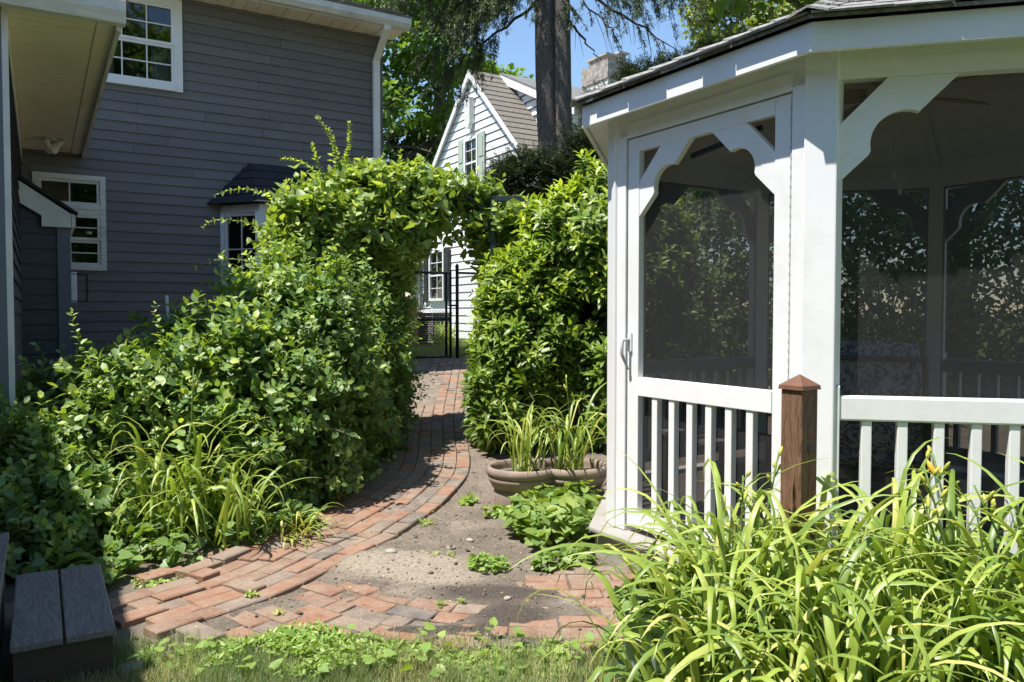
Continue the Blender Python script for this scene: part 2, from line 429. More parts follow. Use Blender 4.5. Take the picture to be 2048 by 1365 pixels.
M['lf_needle'] = leaf_mat('hemlock_needle', (0.034, 0.062, 0.025), (0.070, 0.112, 0.040), (0.14, 0.17, 0.055), 0.55, 0.22)
M['lf_yew'] = leaf_mat('yew_needle', (0.018, 0.038, 0.015), (0.040, 0.068, 0.023), (0.095, 0.13, 0.035), 0.5, 0.12)
M['lf_grass'] = leaf_mat('grass_blade', (0.10, 0.165, 0.050), (0.20, 0.26, 0.085), (0.50, 0.42, 0.23), 0.55, 0.28)
M['lf_weed'] = leaf_mat('weed_leaf', (0.15, 0.265, 0.05), (0.28, 0.40, 0.085), (0.44, 0.50, 0.14), 0.5, 0.32)

# ------------------------------------------------------------------ terrain
def sp(t, k): return k * np.log1p(np.exp(np.clip(t / k, -50, 50)))
def zbase(x, y): return 0.08 * sp(y - 5.0, 0.5) - 0.05 * sp(y - 12.5, 0.5) - 0.03 * sp(y - 17.0, 1.0)
def vnoise(x, y, s, seed=0):
    """smooth value noise in [-1,1] on arrays"""
    r = np.random.default_rng(seed); T = r.uniform(-1, 1, (64, 64))
    u, v = np.asarray(x) / s, np.asarray(y) / s
    i, j = np.floor(u).astype(int), np.floor(v).astype(int)
    a, b = u - i, v - j
    a, b = a * a * (3 - 2 * a), b * b * (3 - 2 * b)
    g = lambda p, q: T[p % 64, q % 64]
    return (g(i, j) * (1 - a) + g(i + 1, j) * a) * (1 - b) + (g(i, j + 1) * (1 - a) + g(i + 1, j + 1) * a) * b
def bump(x, y, cx, cy, rx, ry): return np.exp(-(((x - cx) / rx) ** 2 + ((y - cy) / ry) ** 2))
SAND = [(-0.50, 3.85, 0.34, 0.17), (-0.62, 3.98, 0.28, 0.14), (-0.36, 3.70, 0.20, 0.09), (-0.40, 3.52, 0.16, 0.06)]
DARK = [(-0.10, 3.52, 0.36, 0.10), (0.0, 3.26, 0.20, 0.14), (-0.33, 3.10, 0.28, 0.06), (-0.02, 3.02, 0.12, 0.05)]
def zground(x, y):
    x = np.asarray(x, float); y = np.asarray(y, float)
    z = zbase(x, y)
    near = np.clip((9.5 - y) / 2, 0, 1)
    z = z + near * (0.008 * vnoise(x, y, 0.33, 1) + 0.004 * vnoise(x, y, 0.11, 2) + 0.0025 * vnoise(x, y, 0.045, 3))
    for (cx, cy, rx, ry) in SAND: z = z + 0.022 * bump(x, y, cx, cy, rx * 1.15, ry * 1.15)
    for (cx, cy, rx, ry) in DARK: z = z + 0.016 * bump(x, y, cx, cy, rx, ry)
    return z
def zg1(x, y): return float(zground(np.array([x]), np.array([y]))[0])

def axis(lo, hi, fine0, fine1, step):
    a = [fine0]
    s = step
    while a[-1] > lo: s *= 1.22; a.append(a[-1] - s)
    b = list(np.arange(fine0, fine1, step))
    c = [fine1]; s = step
    while c[-1] < hi: s *= 1.22; c.append(c[-1] + s)
    return np.array(sorted(set(np.round(a[1:] + b + c, 5))))
gx = axis(-420, 420, -2.6, 1.6, 0.022)
gy = axis(-60, 900, 2.2, 6.4, 0.022)
GX, GY = np.meshgrid(gx, gy)
GZ = zground(GX, GY)
nx_, ny_ = len(gx), len(gy)
V = np.stack([GX.ravel(), GY.ravel(), GZ.ravel()], 1)
idx = np.arange(nx_ * ny_).reshape(ny_, nx_)
F = np.stack([idx[:-1, :-1], idx[:-1, 1:], idx[1:, 1:], idx[1:, :-1]], -1).reshape(-1, 4)
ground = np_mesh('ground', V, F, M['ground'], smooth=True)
X_, Y_ = V[:, 0], V[:, 1]
sand = sum(bump(X_, Y_, a, b, c, d) for a, b, c, d in SAND) + 0.25 * bump(X_, Y_, -0.2, 4.6, 0.5, 0.6) + 0.35 * bump(X_, Y_, -1.0, 9.3, 0.25, 1.2)
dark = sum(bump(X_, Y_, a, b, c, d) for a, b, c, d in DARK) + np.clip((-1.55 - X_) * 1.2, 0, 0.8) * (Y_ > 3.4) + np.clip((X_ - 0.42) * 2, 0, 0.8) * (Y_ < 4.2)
lawn = np.clip((2.98 - Y_) * 3.0, 0, 1) + np.clip((Y_ - 12.4) * 2, 0, 1) + np.clip((np.abs(X_) - 9) * 0.5, 0, 1)
for nm, val in (('sand', sand), ('dark', dark), ('lawn', lawn)):
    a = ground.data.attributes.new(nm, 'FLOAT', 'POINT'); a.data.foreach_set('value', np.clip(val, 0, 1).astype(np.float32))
tag(ground, kind='structure')

# ------------------------------------------------------------------ brick path
def catmull(pts, step):
    P = np.array([pts[0]] + list(pts) + [pts[-1]], float); out = []
    for i in range(1, len(P) - 2):
        for t in np.linspace(0, 1, 24, endpoint=False):
            a, b, c, d = P[i - 1], P[i], P[i + 1], P[i + 2]
            out.append(0.5 * ((2 * b) + (c - a) * t + (2 * a - 5 * b + 4 * c - d) * t * t + (3 * b - a - 3 * c + d) * t ** 3))
    out.append(P[-2]); out = np.array(out)
    # light smoothing, then even steps
    for _ in range(14): out[1:-1] = (out[:-2] + 2 * out[1:-1] + out[2:]) / 4
    s = np.concatenate([[0], np.cumsum(np.linalg.norm(np.diff(out, axis=0), axis=1))])
    q = np.arange(0, s[-1], step)
    return np.stack([np.interp(q, s, out[:, 0]), np.interp(q, s, out[:, 1])], 1)

path = empty('brick_path', (0, 0, 0)); tag(path, kind='structure')
BL, BW, BH = 0.203, 0.1, 0.06
def brick_mesh(seed):
    r = random.Random(seed)
    b = 0.005
    vs, fs = [], []
    def ring(z, inset):
        return [(sx * (BL / 2 - inset) + r.uniform(-.0018, .0018), sy * (BW / 2 - inset) + r.uniform(-.0018, .0018), z + r.uniform(-.0012, .0012)) for sx, sy in ((-1, -1), (1, -1), (1, 1), (-1, 1))]
    vs += ring(-BH, 0) + ring(-b, 0) + ring(0, b)
    for k in (0, 4):
        for i in range(4): fs.append((k + i, k + (i + 1) % 4, k + 4 + (i + 1) % 4, k + 4 + i))
    fs += [(8, 9, 10, 11)]
    me = bpy.data.meshes.new('brick'); me.from_pydata(vs, [], fs); me.update(); me.materials.append(M['brick'])
    return me
BM = [brick_mesh(s) for s in range(7)]
half_mesh = []
bricks = []      # (x, y, z, dirx, diry, lengthscale, lift, tilt)
A_right = [(-0.693, 12.3), (-0.60, 10.258), (-0.497, 8.04), (-0.405, 6.96), (-0.345, 6.355), (-0.328, 5.906), (-0.352, 5.635), (-0.438, 5.141), (-0.506, 4.861), (-0.600, 4.591), (-0.665, 4.379), (-0.745, 4.21), (-0.842, 4.0), (-0.915, 3.80), (-0.992, 3.62), (-1.09, 3.43), (-1.215, 3.26), (-1.36, 3.06)]
B_near = [(-1.20, 3.49), (-1.02, 3.36), (-0.80, 3.20), (-0.552, 3.06), (-0.337, 2.985), (-0.045, 2.93), (0.336, 2.935), (0.75, 2.95)]
placed = []
def lay(edge, side, courses, keep, top, rs):
    e = catmull(edge, 0.01)
    t = np.gradient(e, axis=0); t /= np.linalg.norm(t, axis=1)[:, None]
    n = np.stack([-t[:, 1], t[:, 0]], 1) * side
    for k in range(courses):
        c = e + n * (0.053 + k * 0.1065)
        s = np.concatenate([[0], np.cumsum(np.linalg.norm(np.diff(c, axis=0), axis=1))])
        q = rs.uniform(0, 0.2) if k else 0.1
        while q < s[-1] - 0.1:
            ls = 1.0 if rs.random() > 0.12 else 0.5
            q2 = q + BL * ls / 2
            x, y = np.interp(q2, s, c[:, 0]), np.interp(q2, s, c[:, 1])
            tx, ty = np.interp(q2, s, t[:, 0]), np.interp(q2, s, t[:, 1])
            frac = q2 / s[-1]
            if keep(x, y, k, frac):
                bricks.append((x, y, tx, ty, ls, top + rs.uniform(-.004, .005), rs.uniform(-.014, .014), rs.uniform(-.02, .02)))
            q += BL * ls + rs.uniform(0.004, 0.011)
rsA = random.Random(5)
nA0 = 0
def keepA(x, y, k, fr):
    if y > 8.6 and k > 4 - int(2 * (vnoise(np.array([y]), np.array([0.]), 0.6, 9)[0] > 0.2)): return False
    if y < 3.25 and k == 0 and rsA.random() < 0.4: return False
    if y < 3.7 and k > 4: return False
    return True
lay(A_right, -1, 7, keepA, 0.020, rsA)
A_e = catmull(A_right, 0.01); A_t = np.gradient(A_e, axis=0); A_t /= np.linalg.norm(A_t, axis=1)[:, None]
A_n = np.stack([A_t[:, 1], -A_t[:, 0]], 1)          # towards the ribbon
def clear_of_A(x, y, m=.09):
    d = np.array([x, y]) - A_e; i = int((d ** 2).sum(1).argmin())
    return float((d[i] * A_n[i]).sum()) < -m
def keepB(x, y, k, fr):
    if not clear_of_A(x, y): return False
    if y > 3.66 and x < 0.16: return False
    if bump(x, y, -0.50, 3.88, 0.30, 0.17) > 0.45: return False
    return True
lay(B_near, 1, 9, keepB, 0.006, random.Random(8))
lay([(-1.30, 3.56)] + B_near[:4], -1, 4, lambda x, y, k, f: clear_of_A(x, y) and x < -.42 and y > 2.86, 0.006, random.Random(9))
# nearest bricks first: the 300 that show largest become parts
bricks.sort(key=lambda b: b[1] + 0.25 * abs(b[0]))
sv, sf, sa = [], [], []
for i, (x, y, tx, ty, ls, top, ta, tb) in enumerate(bricks):
    if y < 4.1 and x < -1.2 and random.random() < 0.5: top += random.uniform(0.004, 0.02)
    z = float(zbase(np.array(x), np.array(y))) + top
    slope = float(zbase(np.array(x), np.array(y + .1)) - zbase(np.array(x), np.array(y - .1))) / .2
    T = Vector((tx, ty, ty * slope)).normalized()
    S = Vector((-ty, tx, tx * slope)); S = (S - T * S.dot(T)).normalized()
    U = T.cross(S)
    mw = Matrix(((T.x * ls, S.x, U.x, x), (T.y * ls, S.y, U.y, y), (T.z * ls, S.z, U.z, z), (0, 0, 0, 1)))
    mw = mw @ Matrix.Rotation(ta, 4, 'X') @ Matrix.Rotation(tb, 4, 'Z') @ Matrix.Rotation(random.uniform(-.012, .012), 4, 'Y')
    me = BM[i % len(BM)]
    if i < 298:
        o = bpy.data.objects.new('brick', me); o.matrix_world = mw; link(o, path)
    else:
        b = len(sv)
        sv += [tuple(mw @ v.co) for v in me.vertices]; sf += [tuple(j + b for j in p.vertices) for p in me.polygons]; sa += [random.random()] * len(me.vertices)
if sv:
    far = mesh_obj('far_bricks', sv, sf, M['brick_far'], path)
    a = far.data.attributes.new('rnd', 'FLOAT', 'POINT'); a.data.foreach_set('value', sa)
    far['kind'] = 'stuff'

# crumbs of soil and grit, countless
rc = np.random.default_rng(77)
def grit(n, x0, x1, y0, y1, sz, keep):
    x, y = rc.uniform(x0, x1, n), rc.uniform(y0, y1, n); k = keep(x, y); x, y = x[k], y[k]; n = len(x)
    o = np.array([(1, 0, 0), (-1, 0, 0), (0, 1, 0), (0, -1, 0), (0, 0, .8), (0, 0, -.8)], float)
    s_ = sz * np.exp(rc.normal(0, .55, n))
    P = np.stack([x, y, zground(x, y) + s_ * .25], 1)
    V = P[:, None] + o[None] * s_[:, None, None] * rc.uniform(.55, 1.3, (n, 6, 1)) + rc.normal(size=(n, 6, 3)) * s_[:, None, None] * .2
    f = np.array([(0, 2, 4), (2, 1, 4), (1, 3, 4), (3, 0, 4), (2, 0, 5), (1, 2, 5), (3, 1, 5), (0, 3, 5)])
    return V.reshape(-1, 3), (f[None] + (np.arange(n) * 6)[:, None, None]).reshape(-1, 3)
def on_soil(x, y):
    r = np.interp(y, [2.9, 3.4, 4.0, 4.6, 5.2, 5.9, 7.0, 9.0], [-1.3, -1.08, -.84, -.6, -.43, -.33, -.40, -.55])
    return x > r + .02
V1_, F1_ = grit(7000, -1.3, .55, 3.0, 6.2, .0026, on_soil)
V2_, F2_ = grit(1500, -1.5, .55, 2.9, 6.2, .0045, lambda x, y: rc.random(len(x)) < .8)
V3_, F3_ = grit(1600, -1.5, -.6, 7.6, 11.0, .008, lambda x, y: x < np.interp(y, [7, 12], [-.95, -1.05]))
g_ = np_mesh('soil_crumbs', np.concatenate([V1_, V2_, V3_]), [np.concatenate([F1_, F2_ + len(V1_), F3_ + len(V1_) + len(V2_)])], M['ground'], smooth=False)
for nm in ('sand', 'dark', 'lawn'):
    a = g_.data.attributes.new(nm, 'FLOAT', 'POINT'); vv = np.repeat(rc.random(len(g_.data.vertices) // 6) ** 2, 6) * (0 if nm == 'lawn' else .75); a.data.foreach_set('value', vv.astype(np.float32))
tag(g_, 'loose crumbs of soil and grit between path and gazebo', 'soil', kind='stuff')

# loose stones on the soil
def stone(x, y, r, label, seed):
    rs = np.random.default_rng(seed); n, m = 12, 7; vs = []
    for i in range(m):
        ph = math.pi * i / (m - 1)
        for k in range(n):
            a = 2 * math.pi * k / n
            f = 1 + rs.uniform(-.09, .09)
            vs.append((r * f * math.sin(ph) * math.cos(a) * 1.25, r * f * math.sin(ph) * math.sin(a), r * .55 * math.cos(ph)))
    fs = [(i * n + k, i * n + (k + 1) % n, (i + 1) * n + (k + 1) % n, (i + 1) * n + k) for i in range(m - 1) for k in range(n)]
    o = mesh_obj('stone', vs, fs, M['stone'], smooth=True, loc=(x, y, zg1(x, y) + r * .25), rz=rs.uniform(0, 3))
    tag(o, label, 'stone', 'pale stones on the bare soil')
stone(-0.235, 4.33, 0.020, 'rounded pale stone on the soil nearest the clay planter', 1)
stone(-0.33, 4.19, 0.022, 'flat pale stone on the soil left of the rounded one', 2)
stone(-0.63, 4.02, 0.026, 'chalky white lump half buried in the pale sand', 3)
stone(-0.02, 3.42, 0.016, 'pinkish chip lying on the dark soil between bricks', 4)
stone(-1.36, 2.74, 0.045, 'grey stone in the weeds beside the lawn corner', 5)

# ------------------------------------------------------------------ windows (local frame: wall plane y = 0, outside is -y)
def window(parent, x0, x1, z0, z1, mat, casing=0.075, split=True, cols=2, rows=2, depth=0.05, name='window', pane_y=-0.012, sill=True, frame_mat=None):
    w = bpy.data.objects.new(name, None); link(w, parent)
    mb = MB()
    mb.box(x0, x0 + casing, -depth, 0.0, z0, z1).box(x1 - casing, x1, -depth, 0.0, z0, z1)
    mb.box(x0 + casing, x1 - casing, -depth, 0.0, z1 - casing, z1).box(x0 + casing, x1 - casing, -depth - (0.02 if sill else 0), 0.0, z0, z0 + casing * 0.9)
    mb.build('casing', mat, w, bev=0.004)
    ix0, ix1, iz0, iz1 = x0 + casing, x1 - casing, z0 + casing * .9, z1 - casing
    zs = [(iz0, (iz0 + iz1) / 2), ((iz0 + iz1) / 2, iz1)] if split else [(iz0, iz1)]
    for k, (a, b) in enumerate(zs):
        yy = pane_y - 0.014 * (k if split else 0)
        r = 0.032
        mb = MB().box(ix0, ix0 + r, yy - .018, yy + .018, a, b).box(ix1 - r, ix1, yy - .018, yy + .018, a, b)
        mb.box(ix0 + r, ix1 - r, yy - .018, yy + .018, a, a + r).box(ix0 + r, ix1 - r, yy - .018, yy + .018, b - r, b)
        mb.build('sash', frame_mat or mat, w)
        for c in range(1, cols):
            xx = ix0 + r + (ix1 - ix0 - 2 * r) * c / cols
            box('muntin', xx - .007, xx + .007, yy - .008, yy + .004, a + r, b - r, frame_mat or mat, w)
        for q in range(1, rows):
            zz = a + r + (b - a - 2 * r) * q / rows
            box('muntin', ix0 + r, ix1 - r, yy - .010, yy + .006, zz - .007, zz + .007, frame_mat or mat, w)
        pw, ph = (ix1 - ix0 - 2 * r) / cols, (b - a - 2 * r) / rows
        for c in range(cols):
            for q in range(rows):
                jx, jz = random.uniform(-.0015, .0015), random.uniform(-.0015, .0015)
                X0, Z0 = ix0 + r + c * pw, a + r + q * ph
                mesh_obj('pane', [(X0, yy + .008 + jx, Z0), (X0 + pw, yy + .008 - jx, Z0), (X0 + pw, yy + .008 - jx + jz, Z0 + ph), (X0, yy + .008 + jx + jz, Z0 + ph)], [(0, 1, 2, 3)], M['glass'], w)
    # the unlit room behind
    D = 0.55
    mesh_obj('room', [(ix0, .03, iz0), (ix1, .03, iz0), (ix1, .03, iz1), (ix0, .03, iz1), (ix0, D, iz0), (ix1, D, iz0), (ix1, D, iz1), (ix0, D, iz1)],
             [(4, 5, 6, 7), (0, 1, 5, 4), (3, 7, 6, 2), (0, 4, 7, 3), (1, 2, 6, 5)], M['dark_room'], w)
    return w

def curtain(parent, x0, x1, z0, z1, y):
    n = 22; vs = []
    for i in range(n + 1):
        x = x0 + (x1 - x0) * i / n
        yy = y + 0.018 * math.sin(i * 1.35)
        vs += [(x, yy, z0), (x, yy, z1)]
    mesh_obj('curtain', vs, [(2 * i, 2 * i + 2, 2 * i + 3, 2 * i + 1) for i in range(n)], M['curtain'], parent, smooth=True)

def siding(parent, x0, x1, z0, z1, course, holes, mat, name='siding_board', lip=0.026, top=0.011, place=None):
    """one lapped board per course; boards stop at the openings"""
    z = z0
    while z < z1 - 0.01:
        zt = min(z + course, z1)
        segs = [(x0, x1, z, zt)]
        for (hx0, hx1, hz0, hz1) in holes:
            out = []
            for (a, b, c, d) in segs:
                if hz1 <= c + .002 or hz0 >= d - .002 or hx1 <= a or hx0 >= b: out.append((a, b, c, d)); continue
                if hx0 - a > 0.01: out.append((a, hx0, c, d))
                if b - hx1 > 0.01: out.append((hx1, b, c, d))
                if hz0 - c > 0.015: out.append((max(a, hx0), min(b, hx1), c, hz0))
                if d - hz1 > 0.015: out.append((max(a, hx0), min(b, hx1), hz1, d))
            segs = out
        cutup = []
        for (a, b, c, d) in segs:            # butt joints between board lengths
            while b - a > 2.2:
                q = a + random.uniform(.7, 2.0)
                if b - q < .4: break
                cutup.append((a, q - .0015, c, d)); a = q + .0015
            cutup.append((a, b, c, d))
        for (a, b, c, d) in cutup:
            fy = lambda q: -(lip + (top - lip) * (q - z) / course)
            w = random.uniform(-.0012, .0012)
            vs = [(a, fy(c) + w, c), (b, fy(c) - w, c), (b, 0, c), (a, 0, c), (a, fy(d), d), (b, fy(d), d), (b, 0, d), (a, 0, d)]
            if place: vs = [place(*v) for v in vs]
            mesh_obj(name, vs, BOXF, mat, parent)
        z = zt

def wall_rects(x0, x1, z0, z1, holes):
    xs = sorted({x0, x1, *[h[0] for h in holes], *[h[1] for h in holes]}); out = []
    xs = [x for x in xs if x0 <= x <= x1]
    for a, b in zip(xs, xs[1:]):
        m = (a + b) / 2; cur = z0
        for h in sorted([h for h in holes if h[0] < m < h[1]], key=lambda h: h[2]):
            if h[2] > cur: out.append((a, b, cur, h[2]))
            cur = max(cur, h[3])
        if cur < z1: out.append((a, b, cur, z1))
    return out

# ------------------------------------------------------------------ the grey house (local x along its garden wall, y into the house)
AX = math.atan2(0.518, 0.855)
HC = (-1.843, 11.1, 0.0)
house = empty('grey_house', HC, AX, 'two storey grey lapped siding house with white trimmed windows', 'house')
WX0, EAVE = -4.34, 5.17
h_up = (-3.68, -2.61, 4.01, 5.13)          # upper window
h_lo = (-4.22, -3.48, 1.80, 2.90)          # lower window with transom
h_bay = (-2.16, -0.35, 0.60, 2.60)
holes = [h_up, h_lo, h_bay]
mb = MB()
for (a, b, c, d) in wall_rects(WX0 - .3, 0.0, 0.2, EAVE, holes): mb.box(a, b, 0.0, 0.03, c, d)
mb.build('wall', M['siding_dark'], house)
siding(house, WX0, -0.075, 0.25, EAVE, 0.119, holes, M['siding'])
box('corner_board', -0.074, 0.012, -0.03, 0.02, 0.2, EAVE, M['siding'], house)
box('end_wall', -0.01, 0.01, 0.03, 5.0, 0.2, EAVE, M['siding'], house)
w = window(house, *h_up, M['white_vinyl'], casing=0.095, cols=3, rows=2)
curtain(w, -3.60, -3.36, 4.05, 4.60, 0.10); curtain(w, -2.95, -2.70, 4.05, 4.60, 0.10)
wl = window(house, h_lo[0], h_lo[1], h_lo[2], 2.50, M['gutter'], casing=0.06, cols=2, rows=2, frame_mat=M['gutter'])
window(house, h_lo[0], h_lo[1], 2.503, h_lo[3], M['gutter'], casing=0.06, cols=2, rows=1, split=False, sill=False, name='transom_window')
# soffit, fascia, gutter, downspout, roof
mb = MB()
for i in range(40):
    a = -6.2 + i * 0.16
    mb.box(a + .004, a + .156, -0.42, 0.03, EAVE + .002 + (0.004 if i % 2 else 0), EAVE + .02)
mb.build('soffit', M['cream_soffit'], house)
mb = MB(); mb.prism([(-0.42, EAVE - .01), (-0.40, EAVE - .01), (-0.40, EAVE + .15), (-0.42, EAVE + .15)], -6.2, 0.22, 'yz'); mb.build('fascia', M['white_paint'], house)
gp = [(-0.421, EAVE + .0), (-0.421, EAVE + .14), (-0.427, EAVE + .14), (-0.427, EAVE + .012), (-0.49, EAVE + .012), (-0.525, EAVE + .06), (-0.525, EAVE + .125), (-0.54, EAVE + .13), (-0.54, EAVE + .055), (-0.50, EAVE + .0)]
MB().prism(gp[::-1], -6.2, 0.23, 'yz').build('gutter', M['gutter'], house)
rf = MB(); rz0 = EAVE + .15
RH = 0.8
rf.add([(-6.4, -0.47, rz0), (0.27, -0.47, rz0), (0.27, 2.5, rz0 + RH), (-6.4, 2.5, rz0 + RH), (-6.4, -0.47, rz0 + .04), (0.27, -0.47, rz0 + .04), (0.27, 2.5, rz0 + RH + .04), (-6.4, 2.5, rz0 + RH + .04)], BOXF)
rf.add([(-6.4, 2.5, rz0 + RH), (0.27, 2.5, rz0 + RH), (0.27, 5.4, rz0), (-6.4, 5.4, rz0), (-6.4, 2.5, rz0 + RH + .04), (0.27, 2.5, rz0 + RH + .04), (0.27, 5.4, rz0 + .04), (-6.4, 5.4, rz0 + .04)], BOXF)
roof = rf.build('roof', M['roof_grey'], house)
gt = MB()
for i in range(4):      # ragged starter shingles at the gutter
    gt.box(-1.6 + i * .44, -1.2 + i * .44, -0.51 - 0.01 * (i % 2), -0.40, rz0 + .042, rz0 + .052)
gt.build('starter_shingles', M['roof_grey'], house)
ch = MB().box(-1.75, -1.30, 1.35, 1.8, rz0 + .3, rz0 + 1.3).build('roof_flue', M['orange_brick'], roof)
MB().box(-1.80, -1.25, 1.30, 1.85, rz0 + 1.3, rz0 + 1.37).build('flue_cap', M['concrete'], roof)
ds = MB()
ds.box(-0.145, -0.055, -0.50, -0.43, EAVE - .06, EAVE + .012)
ds.add([(-0.145, -0.50, EAVE - .06), (-0.055, -0.50, EAVE - .06), (-0.055, -0.43, EAVE - .06), (-0.145, -0.43, EAVE - .06), (-0.145, -0.105, EAVE - .36), (-0.055, -0.105, EAVE - .36), (-0.055, -0.035, EAVE - .36), (-0.145, -0.035, EAVE - .36)], BOXF)
ds.box(-0.145, -0.055, -0.105, -0.035, 0.5, EAVE - .36)
ds.build('downspout', M['white_paint'], house, bev=0.006)

# bay window
bay = bpy.data.objects.new('bay_window', None); link(bay, house)
bL, bR, pj = -2.16, -0.35, 0.45
fL, fR = bL + 0.38, bR - 0.38
BZ0, BZ1 = 0.78, 2.56
MB().prism([(bL, 0), (fL, -pj), (fR, -pj), (bR, 0)][::-1], 0.3, BZ0, 'xy').build('skirt', M['siding'], bay)
MB().prism([(bL - .03, 0), (fL - .03, -pj - .03), (fR + .03, -pj - .03), (bR + .03, 0)][::-1], BZ1, BZ1 + .10, 'xy').build('head_trim', M['white_vinyl'], bay)
def bay_post(name, x, y, ang, w=0.10, d=0.09):
    c, s = math.cos(ang), math.sin(ang)
    pts = [(x + c * a - s * b, y + s * a + c * b) for a, b in ((-w / 2, -d / 2), (w / 2, -d / 2), (w / 2, d / 2), (-w / 2, d / 2))]
    MB().prism(pts, BZ0, BZ1, 'xy').build(name, M['white_vinyl'], bay)
ang = math.atan2(-pj, 0.38)
bay_post('mullion', bL + .02, -.01, ang, .05); bay_post('mullion', fL, -pj, ang / 2, .135); bay_post('mullion', fR, -pj, -ang / 2, .135); bay_post('mullion', bR - .02, -.01, -ang, .05)
bay_post('mullion', (fL + fR) / 2, -pj, 0, .07)
def bay_light(ax, ay, bx, by, inset):
    """sash bars and panes between two plan points"""
    d = Vector((bx - ax, by - ay)); L_ = d.length; d /= L_
    nrm = Vector((d.y, -d.x))
    def P(s, z, o=0.0): return (ax + d.x * s + nrm.x * o, ay + d.y * s + nrm.y * o, z)
    def bar(nm, s0, s1, z0, z1, t=0.018, o=0.0):
        vs = [P(s0, z0, o + t), P(s1, z0, o + t), P(s1, z0, o - t), P(s0, z0, o - t), P(s0, z1, o + t), P(s1, z1, o + t), P(s1, z1, o - t), P(s0, z1, o - t)]
        mesh_obj(nm, vs, BOXF, M['white_vinyl'], bay)
    s0, s1 = inset, L_ - inset
    zm = (BZ0 + BZ1) / 2
    for z in (BZ0, zm - .02, BZ1 - .04): bar('sash_rail', s0, s1, z, z + .04)
    bar('sash_stile', s0, s0 + .025, BZ0 + .04, BZ1 - .04, .017); bar('sash_stile', s1 - .025, s1, BZ0 + .04, BZ1 - .04, .017)
    sm = (s0 + s1) / 2
    for (a, b) in ((BZ0 + .04, zm - .02), (zm + .02, BZ1 - .04)):
        bar('muntin', sm - .007, sm + .007, a, b, .006); bar('muntin', s0 + .025, s1 - .025, (a + b) / 2 - .007, (a + b) / 2 + .007, .005)
        for u0, u1 in ((s0 + .025, sm), (sm, s1 - .025)):
            for q0, q1 in ((a, (a + b) / 2), ((a + b) / 2, b)):
                mesh_obj('pane', [P(u0, q0, -.009), P(u1, q0, -.009), P(u1, q1, -.009), P(u0, q1, -.009)], [(0, 1, 2, 3)], M['glass'], bay)
bay_light(bL, 0, fL, -pj, 0.055); bay_light(fL, -pj, (fL + fR) / 2, -pj, 0.07); bay_light((fL + fR) / 2, -pj, fR, -pj, 0.07); bay_light(fR, -pj, bR, 0, 0.055)
mesh_obj('room', [(bL, .03, BZ0), (bR, .03, BZ0), (bR, .03, BZ1), (bL, .03, BZ1), (bL, .7, BZ0), (bR, .7, BZ0), (bR, .7, BZ1), (bL, .7, BZ1)], [(4, 5, 6, 7), (0, 1, 5, 4), (3, 7, 6, 2), (0, 4, 7, 3), (1, 2, 6, 5)], M['dark_room'], bay)
e0, e1 = (bL - .18, -.03), (fL - .09, -pj - .14); e2, e3 = (fR + .09, -pj - .14), (bR + .18, -.03)
zt0, ztop = BZ1 + .10, 3.23
rt0, rt1 = (bL + .34, -.03, ztop), (bR - .34, -.03, ztop)
def slope_courses(quad, n, nm):
    """a roof plane (a,b eave; c,d ridge) as n lapped courses"""
    a, b, c, d = [Vector(q) for q in quad]
    nr = (b - a).cross(d - a).normalized()
    if nr.z < 0: nr = -nr
    for i in range(n):
        t0, t1 = i / n, min(1, (i + 1.12) / n)
        lo0, lo1, hi0, hi1 = a.lerp(d, t0), b.lerp(c, t0), a.lerp(d, t1), b.lerp(c, t1)
        vs = [lo0, lo1, hi1, hi0, lo0 + nr * .018, lo1 + nr * .018, hi1 + nr * .006, hi0 + nr * .006]
        mesh_obj(nm, vs, BOXF, M['roof_dark'], bay)
slope_courses([(*e0, zt0), (*e1, zt0), rt0, rt0], 5, 'roof_course')
slope_courses([(*e1, zt0), (*e2, zt0), rt1, rt0], 5, 'roof_course')
slope_courses([(*e2, zt0), (*e3, zt0), rt1, rt1], 5, 'roof_course')

# projecting wing with the deep soffit
WY = -4.66
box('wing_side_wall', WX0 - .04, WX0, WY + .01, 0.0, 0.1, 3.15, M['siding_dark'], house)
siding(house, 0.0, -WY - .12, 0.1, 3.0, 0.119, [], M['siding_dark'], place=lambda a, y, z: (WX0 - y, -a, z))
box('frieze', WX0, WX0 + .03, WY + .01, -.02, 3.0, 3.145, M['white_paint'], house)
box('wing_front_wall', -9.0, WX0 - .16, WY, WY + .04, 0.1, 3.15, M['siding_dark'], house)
box('corner_board', WX0 - .16, WX0 - .005, WY - .03, WY + .01, 0.05, 3.149, M['corner_blue'], house)
box('corner_trim', WX0 - .004, WX0 + .028, WY - .028, WY + .10, 0.05, 3.149, M['white_paint'], house)
box('door_trim', WX0 - .42, WX0 - .24, WY - .035, WY, 0.05, 2.3, M['white_vinyl'], house)
SX = -3.70
YN = -4.79
n_s = 46
mb = MB()
for i in range(n_s):                         # soffit strips with open grooves
    y0 = YN + .02 + (-.02 - YN - .02) * i / n_s; y1 = YN + .02 + (-.02 - YN - .02) * (i + 1) / n_s
    mb.box(WX0, SX - .13, y0 + .013, y1, 3.15, 3.1645)
mb.box(-9.0, SX - .13, YN + .01, 0.0, 3.165, 3.18)
mb.build('wing_soffit', M['cream_soffit'], house)
box('soffit_trim', SX - .128, SX - .02, YN + .02, -.02, 3.142, 3.17, M['cream_soffit'], house, bev=.004)
box('wing_fascia', SX - .02, SX + .005, YN, -.02, 3.10, 3.28, M['gutter'], house)
gp2 = [(YN - .001, 3.13), (YN - .001, 3.27), (YN - .10, 3.27), (YN - .10, 3.20), (YN - .07, 3.13)]
MB().prism(gp2[::-1], -9.0, SX + .03, 'yz').build('wing_gutter', M['gutter'], house, bev=.004)
rf = MB()
